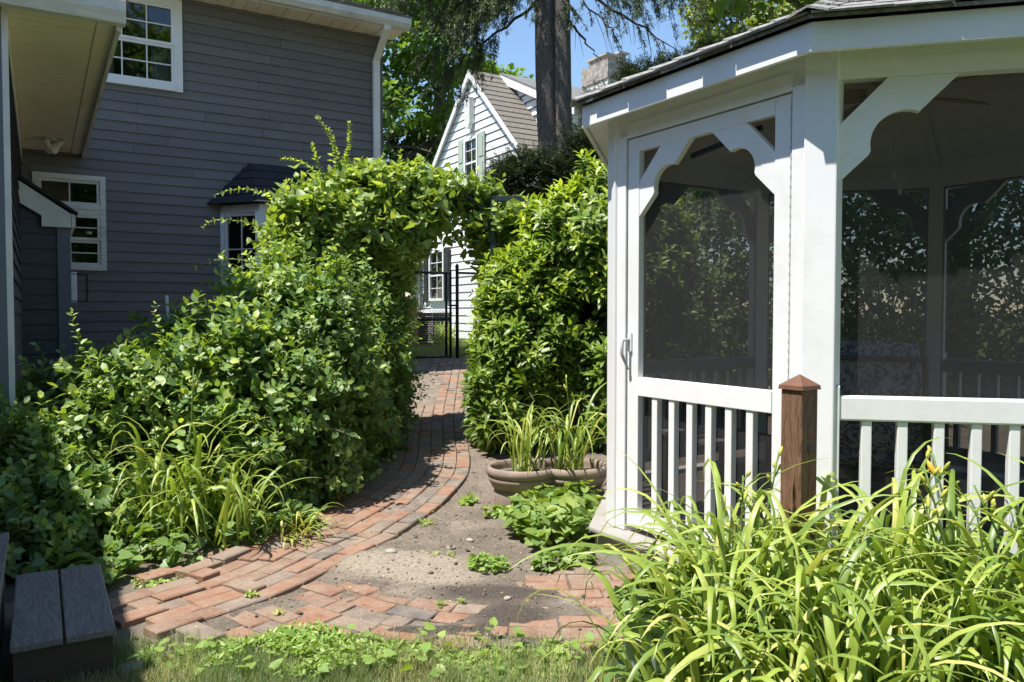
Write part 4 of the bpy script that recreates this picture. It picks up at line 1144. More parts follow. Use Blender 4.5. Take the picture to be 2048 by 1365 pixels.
kn.location = (.004, -.0448, .80); kn.rotation_euler = (R(90), 0, 0)

# ------------------------------------------------------------------ deck steps at the lower left
LF = Matrix.Translation(HC) @ Matrix.Rotation(AX, 4, 'Z')
st = empty('deck_step', LF @ Vector((-4.12, -7.1, 0)), AX, 'low grey brown composite deck step with two boards beside the path', 'steps')
box('board', -.158, -.006, -.34, .49, .165, .19, M['step_wood'], st, bev=.004)
box('board', .002, .154, -.345, .485, .165, .19, M['step_wood'], st, bev=.004)
box('riser', -.15, .145, -.32, .47, .0, .164, M['frame_brown'], st)
dk = empty('deck', LF @ Vector((-4.30, -7.1, 0)), AX, 'raised grey brown deck along the house at the picture edge', 'deck')
for i in range(9):
    box('board', -.148 * (i + 1) + .006, -.148 * i, -1.5, .56, .335, .36, M['step_wood'], dk, bev=.004)
box('rim_board', -1.3, -.02, -1.48, .54, .0, .334, M['step_wood'], dk)
pl = LF @ Vector((-4.44, -7.42, .361))
rp_ = empty('deck_rail_post', pl, AX, 'white square rail post with stepped base on the deck', 'post')
MB().box(-.10, .08, -.09, .09, 0, .05).box(-.09, .07, -.08, .08, .05, .085).box(-.08, .06, -.07, .07, .085, .11).build('base_trim', WV, rp_, bev=.004)
box('sleeve', -.065, .045, -.055, .055, .111, .95, WV, rp_, bev=.004)

# ------------------------------------------------------------------ planter with two lobes
pc = (0.235, 5.12)
planter = empty('clay_planter', (pc[0], pc[1], zg1(*pc) + .0), 0.15, 'weathered clay double bowl planter with rolled rim by the gazebo', 'planter')
def lobes(r, n=72):
    out = []
    for k in range(n):
        a = 2 * math.pi * k / n
        # union of two circles radius r centred at +-0.16
        c, s = math.cos(a), math.sin(a); d = .165
        rr = d * abs(c) + math.sqrt(max(0, r * r - (d * s) ** 2))
        out.append((rr * c, rr * s))
    return out
def loft(prof, mat, name):
    vs = []; n = 72
    for (r, z) in prof:
        vs += [(x, y, z) for x, y in lobes(r)]
    fs = [(i * n + k, i * n + (k + 1) % n, (i + 1) * n + (k + 1) % n, (i + 1) * n + k) for i in range(len(prof) - 1) for k in range(n)]
    return mesh_obj(name, vs, fs, mat, planter, smooth=True)
loft([(.190, .0), (.192, .05), (.190, .105), (.183, .112), (.20, .118), (.225, .165), (.232, .185), (.225, .190), (.222, .195), (.235, .20), (.243, .222), (.238, .246), (.225, .256), (.212, .25), (.208, .225), (.204, .19)], M['terracotta_grey'], 'bowl')
loft([(.203, .2), (.1, .205), (.001, .21)], M['ground'], 'soil')

gp_ = empty('green_pot', (0.50, 2.56, zg1(.50, 2.56)), 0, 'pale green flowerpot half hidden under daylily blades', 'flowerpot')
MB().lathe([(.10, 0), (.115, .12), (.135, .24), (.14, .27), (.155, .275), (.158, .32), (.148, .33), (.138, .32), (.13, .27)], 30).build('pot', M['green_pot'], gp_, smooth=True)
MB().lathe([(.13, .28), (.06, .285), (0.0, .285)], 24).build('soil', M['ground'], gp_)

# ------------------------------------------------------------------ arbor, fence, gate
ar = empty('arbor', (-0.66, 7.45, 0), 0.0, 'dark green metal arch arbor mostly hidden under vines', 'arbor')
for dy in (-.22, .22):
    pts = [(-.50, dy, .15), (-.50, dy, 1.95)] + [(-.50 * math.cos(a), dy, 1.95 + .48 * math.sin(a)) for a in np.linspace(.12, math.pi - .12, 14)] + [(.50, dy, 1.95), (.50, dy, .15)]
    MB().tube(pts, .022, 8).build('arch', M['green_metal'], ar, smooth=True)
for sx in (-.5, .5):
    for zz in (.6, 1.1, 1.6, 2.0): MB().tube([(sx, -.22, zz), (sx, .22, zz)], .009, 6).build('rung', M['green_metal'], ar)
for a in np.linspace(.5, math.pi - .5, 5): MB().tube([(-.5 * math.cos(a), -.22, 1.95 + .48 * math.sin(a)), (-.5 * math.cos(a), .22, 1.95 + .48 * math.sin(a))], .009, 6).build('rung', M['green_metal'], ar)
MB().box(.46, .82, -.25, -.20, 2.32, 2.37).build('top_bar', M['green_metal'], ar, bev=.004)
MB().box(.46, .50, -.25, -.21, .2, 2.32).build('side_post', M['green_metal'], ar, bev=.004)

GZ = .61
def chain(mb, x0, x1, z0, z1, p=.055, r=.0021):
    h = z1 - z0; n = int((x1 - x0 + h) / p) + 1
    for i in range(n):
        for d in (1, -1):
            xs = x0 - h + i * p if d > 0 else x0 + i * p
            xe = xs + h * d
            a, za, b, zb_ = xs, z0, xe, z1
            lo, hi = x0, x1
            def cut(x): return z0 + (x - xs) / (xe - xs) * h
            A_, B_ = (a, b) if a < b else (b, a)
            A2, B2 = max(A_, lo), min(B_, hi)
            if B2 - A2 < .01: continue
            mb.tube([(A2, .002 * d, cut(A2)), (B2, .002 * d, cut(B2))], r, 3, cap=False)
gate = empty('chain_link_gate', (-.985, 12.5, 0), AX, 'black chain link gate with pipe frame across the brick path', 'gate')
for nm, a, b in (('frame_rail', (-1.05, 0, GZ), (0, 0, GZ)), ('frame_rail', (-1.05, 0, GZ + .60), (0, 0, GZ + .60)), ('frame_rail', (-1.05, 0, GZ + 1.33), (0, 0, GZ + 1.33)), ('frame_stile', (0, 0, GZ - .02), (0, 0, GZ + 1.35)), ('frame_stile', (-.075, 0, GZ), (-.075, 0, GZ + 1.33)), ('frame_stile', (-1.05, 0, GZ - .02), (-1.05, 0, GZ + 1.35))):
    MB().tube([a, b], .021, 8).build(nm, M['black_metal'], gate, smooth=True)
mb = MB(); chain(mb, -1.03, -.08, GZ + .01, GZ + 1.32); mb.build('chain_mesh', M['black_metal'], gate)
MB().box(-.02, .13, -.025, .025, GZ + .80, GZ + .83).build('latch', M['black_metal'], gate)
fence = empty('chain_link_fence', (-.985, 12.5, 0), AX, 'black chain link fence running on from the gate behind the hedge', 'fence')
for x in (.12, 2.2, 4.3, 6.4):
    o = MB().tube([(x, 0, GZ - .1), (x, 0, GZ + 1.42)], .028, 8).lathe([(.03, GZ + 1.42), (.036, GZ + 1.44), (.02, GZ + 1.475), (0, GZ + 1.49)], 8, (x, 0)).build('fence_post', M['black_metal'], fence, smooth=True)
MB().tube([(.12, 0, GZ + 1.34), (6.4, 0, GZ + 1.34)], .019, 8).build('top_rail', M['black_metal'], fence)
mb = MB(); chain(mb, .14, 3.0, GZ + .01, GZ + 1.33); mb.build('chain_mesh', M['black_metal'], fence)

# ------------------------------------------------------------------ beyond the gate
acz = .715
cu = empty('air_conditioner', (-1.60, 16.0, acz), AX, 'round grey air conditioning condenser beside the white house', 'air conditioner')
mb = MB(); 
for i in range(15): mb.lathe([(.375, .05 + i * .036), (.385, .055 + i * .036), (.385, .062 + i * .036), (.375, .067 + i * .036)], 28)
mb.build('guard_rings', M['steel'], cu)
MB().lathe([(.355, .02), (.36, .04), (.36, .58), (.355, .6)], 28).build('coil', M['black_metal'], cu)
MB().lathe([(0, .66), (.25, .655), (.38, .62), (.40, .60), (.39, .585), (.36, .59)], 28).build('top', M['steel'], cu)
MB().lathe([(.42, 0), (.42, .03), (0, .03)], 28).build('pad', M['concrete'], cu)
for i in range(6):
    a = i * math.pi / 3
    MB().tube([(.39 * math.cos(a), .39 * math.sin(a), .03), (.39 * math.cos(a), .39 * math.sin(a), .6)], .008, 5).build('upright', M['steel'], cu)
pr = empty('brick_pier', (-2.12, 15.6, .70), AX, 'orange brick pier standing left of the air conditioner', 'pier')
for r_ in range(11):
    off = .5 if r_ % 2 else 0
    for i in range(2):
        x0 = -.17 + i * .17
        box('brick', x0 + .004, x0 + .166, -.17, .17, r_ * .078, r_ * .078 + .07, M['orange_brick'], pr)
box('mortar', -.163, .163, -.163, .163, 0, .86, M['concrete'], pr)
box('cap', -.19, .19, -.19, .19, .861, .91, M['concrete'], pr)

# ------------------------------------------------------------------ foliage tools
def unit(a): return a / np.maximum(np.linalg.norm(a, axis=-1, keepdims=True), 1e-9)
UP = np.array([0, 0, 1.0])
def T_oval():
    t = np.array([(0, 0, 0), (.28, -.42, .03), (.28, 0, -.035), (.28, .42, .03), (.62, -.46, .0), (.62, 0, -.06), (.62, .46, .0), (1, 0, -.14)], float)
    return t, np.array([(1, 2, 5, 4), (2, 3, 6, 5)]), np.array([(0, 2, 1), (0, 3, 2), (4, 5, 7), (5, 6, 7)])
def T_lance():
    t = np.array([(0, 0, 0), (.3, -.42, .03), (.3, 0, -.02), (.3, .42, .03), (.66, -.38, -.01), (.66, 0, -.06), (.66, .38, -.01), (1, 0, -.18)], float)
    return t, np.array([(1, 2, 5, 4), (2, 3, 6, 5)]), np.array([(0, 2, 1), (0, 3, 2), (4, 5, 7), (5, 6, 7)])
def T_heart():
    t = np.array([(.06, 0, 0), (-.08, -.30, .02), (.22, -.52, .06), (.62, -.36, .0), (1, 0, -.12), (.62, .36, .0), (.22, .52, .06), (-.08, .30, .02), (.45, 0, -.06)], float)
    return t, np.zeros((0, 4), int), np.array([(0, 8, 2), (0, 2, 1), (8, 3, 2), (8, 4, 3), (8, 5, 4), (8, 6, 5), (0, 6, 8), (0, 7, 6)])
def T_diamond():
    t = np.array([(0, 0, 0), (.45, -.5, .04), (1, 0, -.06), (.45, .5, .04)], float)
    return t, np.array([(0, 3, 2, 1)]), np.zeros((0, 3), int)
def T_lobed():
    t = np.array([(0, 0, 0), (.15, -.5, .03), (.45, -.28, 0), (.75, -.42, -.03), (1, 0, -.1), (.75, .42, -.03), (.45, .28, 0), (.15, .5, .03)], float)
    return t, np.zeros((0, 4), int), np.array([(0, 2, 1), (0, 4, 2), (2, 4, 3), (0, 6, 4), (6, 5, 4), (0, 7, 6)])
TM = dict(oval=T_oval(), lance=T_lance(), heart=T_heart(), diamond=T_diamond(), lobed=T_lobed())

class Foliage:
    """gathers leaves of one plant into one mesh"""
    def __init__(s): s.V = []; s.Q = []; s.T = []; s.A = []; s.n = 0
    def leaves(s, P, D, Nn, L, W, val, tm='oval'):
        t, q, tr = TM[tm]
        n = len(P)
        if n == 0: return s
        D = unit(D); S = unit(np.cross(D, Nn)); N2 = np.cross(S, D)
        L = np.broadcast_to(L, n)[:, None, None]; W = np.broadcast_to(W, n)[:, None, None]
        V = P[:, None, :] + t[None, :, 0:1] * L * D[:, None, :] + t[None, :, 1:2] * W * S[:, None, :] + t[None, :, 2:3] * L * N2[:, None, :]
        m = len(t); off = (np.arange(n) * m + s.n)[:, None, None]
        s.V.append(V.reshape(-1, 3)); s.A.append(np.repeat(np.clip(np.broadcast_to(val, n), 0, 1), m)); s.n += n * m
        if len(q): s.Q.append((q[None] + off).reshape(-1, 4))
        if len(tr): s.T.append((tr[None] + off).reshape(-1, 3))
        return s
    def strips(s, C, S, W, val):
        """ribbon blades: C (n,k,3) centre lines, S (n,k,3) side vectors, W (n,k) half widths; V folded"""
        n, k, _ = C.shape
        tang = unit(np.gradient(C, axis=1)); Nn = unit(np.cross(S, tang))
        Lf = C - S * W[..., None] + Nn * W[..., None] * .35; Rt = C + S * W[..., None] + Nn * W[..., None] * .35
        V = np.stack([Lf, C, Rt], 2).reshape(n, k * 3, 3)
        base = np.arange(k - 1)[:, None] * 3
        q1 = base + np.array([0, 1, 4, 3]); q2 = base + np.array([1, 2, 5, 4])
        q = np.concatenate([q1, q2])[None] + (np.arange(n) * k * 3 + s.n)[:, None, None]
        s.V.append(V.reshape(-1, 3)); s.Q.append(q.reshape(-1, 4))
        v = np.broadcast_to(val if np.ndim(val) == 2 else np.asarray(val)[:, None], (n, k))
        s.A.append(np.repeat(np.clip(v, 0, 1).reshape(-1), 3)); s.n += n * k * 3
        return s
    def build(s, name, mat, parent=None, loc=None):
        V = np.concatenate(s.V)
        if loc is not None: V = V - np.array(loc)
        F = ([np.concatenate(s.Q)] if s.Q else []) + ([np.concatenate(s.T)] if s.T else [])
        return np_mesh(name, V, F, mat, parent, np.concatenate(s.A), smooth=False)

def shell(blobs, n, rg, lo=.82, hi=1.06, zmin=.03, keep=None):
    """points and outward normals on the outside of a union of ellipsoids"""
    B = np.array(blobs, float); c, r = B[:, :3], B[:, 3:6]
    w = r[:, 0] * r[:, 1] + r[:, 1] * r[:, 2] + r[:, 0] * r[:, 2]; w = w / w.sum()
    Ps, Ns = [], []; got = 0
    while got < n:
        m = int((n - got) * 2.2) + 50
        k = rg.choice(len(B), m, p=w)
        d = unit(rg.normal(size=(m, 3)))
        lump = 1 + .10 * np.sin(d[:, 0] * 5 + k) * np.cos(d[:, 1] * 6 + 2 * k) + .07 * np.sin(d[:, 2] * 9 + d[:, 0] * 7)
        P = c[k] + d * r[k] * (rg.uniform(lo, hi, m) * lump)[:, None]
        Nn = unit(d / r[k])
        ok = P[:, 2] > zground(P[:, 0], P[:, 1]) + zmin
        for j in range(len(B)):
            q = (((P - c[j]) / r[j]) ** 2).sum(1)
            ok &= (q > .62) | (k == j)
        if keep is not None: ok &= keep(P)
        Ps.append(P[ok]); Ns.append(Nn[ok]); got += ok.sum()
    return np.concatenate(Ps)[:n], np.concatenate(Ns)[:n]

def shoots(fo, P, Nn, rg, length, nodes, LL, LW, tm='oval', up=.5, jit=.45, tipval=.35, base_val=.0, spread=.9, stems=None, facing=.5, opposite=2):
    """leafy shoots ending at P; leaves along each shoot, younger towards the tip"""
    n = len(P)
    D = unit(Nn * .75 + UP * up + rg.normal(size=(n, 3)) * jit)
    ln = length * rg.uniform(.6, 1.3, n)
    P = P + D * (length * np.where(rg.random(n) < .14, rg.uniform(.3, 1.1, n), rg.uniform(-.25, .1, n)))[:, None]
    a = unit(np.cross(D, unit(rg.normal(size=(n, 3)))))
    b = np.cross(D, a)
    shootv = rg.uniform(-.12, .22, n)
    for i in range(nodes):
        t = i / max(1, nodes - 1)
        C = P - D * (ln * (1 - t))[:, None] + UP * (-.12 * ln * (1 - t) ** 2)[:, None]
        for j in range(opposite):
            ph = i * (math.pi / 2 if opposite == 2 else 2.4) + j * 2 * math.pi / opposite
            rad = a * math.cos(ph) + b * math.sin(ph)
            dirv = unit(rad * spread + D * (.35 + .5 * t) + rg.normal(size=(n, 3)) * .22)
            nrm = unit(D * .5 + UP * facing + Nn * .35 + rg.normal(size=(n, 3)) * .28)
            size = LL * rg.uniform(.65, 1.2, n) * (1.0 - .35 * t)
            fo.leaves(C, dirv, nrm, size, size * LW, base_val + rg.uniform(.05, .5, n) + shootv + tipval * t ** 2, tm)
    if stems is not None:
        for i in range(0, n, stems[1]):
            stems[0].tube([P[i] - D[i] * ln[i] * 1.2, P[i]], [.004, .0015], 3, cap=False)

def inner(fo, blobs, n, rg, LL, LW, tm, lo=.4, hi=.85, val=.12, keep=None):
    P, Nn = shell(blobs, n, rg, lo, hi, keep=keep)
    fo.leaves(P, rg.normal(size=(n, 3)) + Nn, unit(UP + rg.normal(size=(n, 3)) * .6), LL * rg.uniform(.7, 1.2, n), LL * LW, rg.uniform(0, .3, n) + val, tm)

def stems_up(parent, base, spots, name, mat, r0=.018, rg=None, wob=.08, nseg=5):
    """woody stems from the ground into the plant, one part"""
    mb = MB()
    for (x, y, z) in spots:
        b = Vector(base) + Vector((rg.uniform(-.2, .2), rg.uniform(-.2, .2), 0)); e = Vector((x, y, z))
        pts = []
        for i in range(nseg + 1):
            t = i / nseg; p = b.lerp(e, t); p += Vector((rg.uniform(-1, 1), rg.uniform(-1, 1), 0)) * wob * math.sin(math.pi * t)
            pts.append(p)
        mb.tube(pts, [r0 * (1 - .75 * i / nseg) for i in range(nseg + 1)], 5)
    v0 = Vector(parent.location) if parent else Vector((0, 0, 0))
    mb.v = [tuple(Vector(v) - v0) for v in mb.v]
    return mb.build(name, mat, parent, smooth=True)

def plant(name, loc, label, cat, group=None):
    return empty(name, loc, 0, label, cat, group)

def shrub(name, loc, blobs, label, mat, n, rg, LL, LW, tm='oval', nodes=5, length=.2, up=.5, n_in=0, group=None, cat='shrub', jit=.45, tipval=.35, spread=.9, stem_n=8, keep=None, opposite=2, zmin=.03, twigs=True, base_val=0.0):
    e = plant(name, loc, label, cat, group)
    fo = Foliage(); st_ = MB()
    P, Nn = shell(blobs, n, rg, keep=keep, zmin=zmin)
    shoots(fo, P, Nn, rg, length, nodes, LL, LW, tm, up, jit, tipval, base_val, spread, (st_, 3) if twigs else None, opposite=opposite)
    if n_in: inner(fo, blobs, n_in, rg, LL * 1.15, LW, tm, keep=keep)
    fo.build('foliage', mat, e, loc)
    if twigs and st_.v:
        st_.v = [tuple(np.array(v) - np.array(loc)) for v in st_.v]; st_.build('twigs', M['stem_brown'], e)['kind'] = 'stuff'
    if stem_n:
        B = np.array(blobs); pick = B[rg.integers(0, len(B), stem_n)]
        stems_up(e, loc, [(p[0] + rg.uniform(-.2, .2), p[1] + rg.uniform(-.2, .2), p[2] + p[5] * .5) for p in pick], 'stems', M['stem_brown'], .016, rg)
    return e

def off_path(P):
    """keep plants clear of the brick ribbon and the open soil"""
    xr = np.interp(P[:, 1], [3.0, 3.5, 4.0, 4.6, 5.2, 5.9, 6.6, 7.2, 8.0, 9.0], [-2.2, -2.0, -1.72, -1.24, -1.04, -.94, -.92, -.92, -.92, -.92])
    return P[:, 0] < xr + .10 * np.sin(P[:, 2] * 7 + P[:, 1] * 5) + .03

# ------------------------------------------------------------------ shrubs left of the path
r1 = np.random.default_rng(101)
shrub('leafy_shrub', (-2.05, 5.2, .02), [(-2.1, 5.15, .52, .55, .48, .66), (-1.78, 5.2, .56, .46, .48, .74), (-2.45, 4.95, .50, .38, .40, .60), (-1.65, 5.7, .8, .5, .5, .85), (-1.8, 4.85, .3, .45, .36, .42), (-2.3, 5.6, .55, .5, .4, .75)],
      'broad sunlit green shrub spreading below the lower house window', M['lf_shrub'], 1900, r1, .098, .60, 'oval', 5, .20, .55, 4200, 'shrubs beside the brick path', keep=off_path, base_val=.05)
shrub('leafy_shrub', (-1.35, 6.0, .06), [(-1.42, 5.85, .62, .46, .5, .80), (-1.30, 6.5, .75, .44, .55, .95), (-1.28, 7.1, .8, .42, .5, 1.05), (-1.45, 5.35, .35, .42, .42, .5), (-1.36, 5.12, .52, .34, .34, .58), (-1.27, 5.55, .80, .36, .42, .84)],
      'dense dark green shrub hugging the left edge of the brick path', M['lf_shrub'], 2300, r1, .072, .62, 'oval', 5, .15, .4, 5200, 'shrubs beside the brick path', keep=off_path)
shrub('leafy_shrub', (-1.95, 6.3, .1), [(-1.85, 6.2, 1.0, .5, .5, .80), (-1.55, 6.55, 1.2, .42, .5, .80), (-2.25, 6.25, .80, .42, .45, .60), (-1.74, 6.3, 1.45, .28, .3, .42)],
      'tall light green shrub rising between the bay window and the arbor vine', M['lf_shrub'], 1350, r1, .082, .6, 'oval', 6, .24, .8, 2600, 'shrubs beside the brick path', base_val=.12)
shrub('leafy_shrub', (-3.05, 5.1, .0), [(-3.05, 5.2, .40, .45, .45, .55), (-2.85, 4.6, .30, .42, .42, .45), (-3.3, 4.7, .38, .4, .5, .5), (-2.55, 4.25, .2, .45, .35, .33), (-2.95, 4.1, .25, .4, .35, .38), (-2.6, 3.85, .15, .4, .3, .25)],
      'shaded shrub at the house corner behind the deck step', M['lf_shrub'], 1300, r1, .078, .62, 'oval', 5, .18, .5, 1800, 'shrubs beside the brick path', twigs=True)

# long trailing sprays reaching out of the shrubs
def sprays(parent, loc, specs, mat, rg, LL=.05, LW=.6, stem=.004, name='spray', tm='oval'):
    for (p0, p1, droop, n) in specs:
        fo = Foliage(); mb = MB(); p0, p1 = np.array(p0, float), np.array(p1, float)
        t = np.linspace(0, 1, 14)[:, None]
        side = unit(np.cross(p1 - p0, UP) + 1e-6)
        C = p0 + (p1 - p0) * t + UP * (droop * np.sin(math.pi * t)) + side * .03 * np.sin(5 * t + rg.uniform(0, 6))
        # curling tip
        C[-3:] += np.array([[.0, 0, -.004], [.01, 0, -.012], [.02, 0, -.03]]) * rg.uniform(.3, 1.6)
        mb.tube([tuple(c - np.array(loc)) for c in C], list(np.linspace(stem, .0012, 14)), 4, cap=False)
        mb.build(name + '_stem', M['stem_green'], parent)
        q = np.linspace(.15, .99, n); Pn = np.stack([np.interp(q, t[:, 0], C[:, k]) for k in range(3)], 1)
        Tn = unit(np.gradient(Pn, axis=0)); a = unit(np.cross(Tn, UP + .01)); b = np.cross(Tn, a)
        for j in (0, 1):
            ph = np.arange(n) * 1.57 + j * math.pi + rg.uniform(-.4, .4, n)
            rad = a * np.cos(ph)[:, None] + b * np.sin(ph)[:, None]
            sz = LL * rg.uniform(.6, 1.15, n) * (1.1 - .65 * q)
            fo.leaves(Pn, unit(rad + Tn * .5 + UP * .15), unit(UP + Tn * .4 + rg.normal(size=(n, 3)) * .35), sz, sz * LW, rg.uniform(.3, .7, n) + .35 * q, tm)
        fo.build(name + '_leaves', mat, parent, loc)
e = plant('arching_shoots', (-2.3, 5.4, 0), 'arching leafy shoots standing out above the broad shrub', 'shrub')
sprays(e, (-2.3, 5.4, 0), [((-2.5, 4.75, .75), (-2.63, 4.62, 1.33), .0, 14), ((-2.45, 4.7, .6), (-2.50, 4.55, 1.08), .0, 16), ((-2.2, 4.8, .9), (-2.15, 4.75, 1.36), .02, 12), ((-2.2, 5.0, 1.1), (-1.80, 4.95, 1.42), .05, 14), ((-2.3, 4.6, .5), (-2.35, 4.45, .92), 0, 13), ((-2.0, 4.7, .6), (-2.1, 4.5, .92), 0, 12), ((-1.75, 4.85, .75), (-1.32, 4.62, .28), .12, 14), ((-1.6, 5.2, 1.2), (-1.45, 5.1, 1.62), .02, 14)], M['lf_shrub'], r1, .07, .6)

# ------------------------------------------------------------------ vine over the arbor
r2 = np.random.default_rng(202)
vl = (-1.2, 7.0, .15)
vine = plant('arbor_vine', vl, 'tangled light green vine heaped over the garden arbor', 'vine')
vb = [(-1.42, 6.95, 2.02, .50, .48, .48), (-1.70, 6.7, 1.82, .38, .40, .42), (-1.05, 7.2, 2.25, .46, .42, .36), (-.74, 7.35, 2.48, .40, .32, .11), (-1.25, 7.15, 1.5, .28, .36, .55), (-.42, 7.45, 2.42, .30, .28, .10), (-.20, 7.45, 2.14, .22, .30, .22), (-.10, 7.5, 1.75, .22, .30, .45), (.06, 7.45, 2.20, .20, .3, .13), (-1.72, 6.6, 2.12, .32, .34, .24), (-1.3, 7.0, 2.42, .34, .34, .22)]
fo = Foliage(); tw = MB()
P, Nn = shell(vb, 2100, r2)
shoots(fo, P, Nn, r2, .17, 4, .105, .70, 'heart', .35, .55, .30, .08, 1.0, (tw, 2), facing=.6)
inner(fo, vb, 3200, r2, .085, .66, 'heart')
fo.build('foliage', M['lf_vine'], vine, vl)
tw.v = [tuple(np.array(v) - np.array(vl)) for v in tw.v]; tw.build('twigs', M['stem_brown'], vine)['kind'] = 'stuff'
stems_up(vine, vl, [(-1.3, 7.1, 2.1), (-1.2, 7.2, 1.9), (-1.1, 7.2, 2.3), (-1.4, 7.0, 1.7)], 'stems', M['stem_brown'], .022, r2)
sprays(vine, vl, [((-1.46, 6.9, 2.45), (-1.72, 6.85, 3.02), .09, 22), ((-1.44, 6.9, 2.45), (-1.44, 6.85, 2.98), .06, 22), ((-1.50, 6.9, 2.4), (-1.60, 6.8, 2.90), .03, 18), ((-1.55, 6.8, 2.30), (-1.98, 6.7, 2.62), .10, 18), ((-1.7, 6.7, 2.2), (-1.95, 6.65, 2.45), .05, 12), ((-1.2, 7.0, 2.45), (-1.15, 7.0, 2.72), 0, 12), ((-1.0, 7.1, 2.5), (-1.02, 7.1, 2.80), 0, 10), ((-.85, 7.1, 2.5), (-.88, 7.1, 2.72), 0, 8),
     ((-1.8, 6.6, 2.1), (-2.42, 6.35, 2.25), .12, 18), ((-1.95, 6.5, 1.95), (-2.52, 6.3, 2.02), .06, 18), ((-2.1, 6.45, 1.7), (-2.52, 6.2, 1.66), .05, 8), ((-1.0, 7.05, 1.75), (-.78, 6.95, 1.40), .05, 12), ((-.95, 7.0, 1.6), (-.80, 6.9, 1.25), .05, 12), ((-.32, 7.2, 2.1), (-.62, 7.1, 1.86), .08, 14), ((-.3, 7.2, 1.95), (-.82, 7.1, 1.86), .04, 14), ((-1.6, 6.7, 2.4), (-1.72, 6.7, 2.76), 0.02, 14)], M['lf_vine'], r2, .062, .7, .005, 'tendril', 'heart')

# ------------------------------------------------------------------ glossy hedge right of the path
r3 = np.random.default_rng(303)
hl = (.40, 7.0, .15)
hb = [(.08, 6.85, .85, .46, .55, .80), (.17, 6.95, 1.30, .48, .55, .58), (.48, 7.05, 1.85, .42, .5, .52), (.75, 7.0, 1.7, .50, .55, .85), (.75, 6.9, .8, .55, .5, .75), (1.15, 7.1, 1.6, .5, .5, .85), (.88, 7.1, 2.12, .42, .45, .42), (-.22, 6.75, .55, .24, .5, .45)]
hedge = plant('glossy_hedge', hl, 'glossy yellow green hedge between the brick path and the gazebo', 'hedge')
fo = Foliage(); tw = MB()
def hk(P):
    return P[:, 0] > np.interp(P[:, 1], [5.5, 6.3, 7.0, 8.0], [-.20, -.30, -.38, -.42])
P, Nn = shell(hb, 1450, r3, keep=hk)
n = len(P)
D = unit(Nn * .8 + UP * .6 + r3.normal(size=(n, 3)) * .3)
a = unit(np.cross(D, r3.normal(size=(n, 3)))); b = np.cross(D, a)
young = np.clip((P[:, 2] - .5) / 2.0, 0, 1) * .25 + r3.uniform(0, .25, n)
for i in range(8):                               # whorls of leaves at the shoot tips
    ph = i * 2.4 + r3.uniform(-.25, .25, n)
    rad = a * np.cos(ph)[:, None] + b * np.sin(ph)[:, None]
    lvl = .15 + .6 * (i / 8)
    dv = unit(rad * (1.1 - lvl * .7) + D * (.2 + lvl))
    sz = .115 * r3.uniform(.7, 1.15, n) * (1.05 - .45 * i / 8)
    fo.leaves(P + D * (.012 * i - .04), dv, unit(D + UP * .35), sz, sz * .40, young + r3.uniform(.10, .40, n) + .28 * (i / 8), 'lance')
for lv in (.07, .14):
    for i in range(5):
        ph = i * 2.4 + r3.uniform(-.3, .3, n); rad = a * np.cos(ph)[:, None] + b * np.sin(ph)[:, None]
        sz = .13 * r3.uniform(.8, 1.15, n)
        fo.leaves(P - D * lv, unit(rad + D * .3), unit(D + UP * .4 + r3.normal(size=(n, 3)) * .25), sz, sz * .40, r3.uniform(.0, .35, n) + .05, 'lance')
inner(fo, hb, 4200, r3, .115, .40, 'lance', keep=hk)
fo.build('foliage', M['lf_laurel'], hedge, hl)
for i in range(0, n, 2): tw.tube([P[i] - D[i] * .3, P[i]], [.006, .003], 3, cap=False)
tw.v = [tuple(np.array(v) - np.array(hl)) for v in tw.v]; tw.build('twigs', M['stem_brown'], hedge)['kind'] = 'stuff'
stems_up(hedge, hl, [(.1, 6.9, 1.3), (.4, 7.0, 1.8), (.8, 7.0, 1.7), (.2, 6.9, .9), (1.1, 7.1, 1.6)], 'stems', M['stem_brown'], .025, r3)

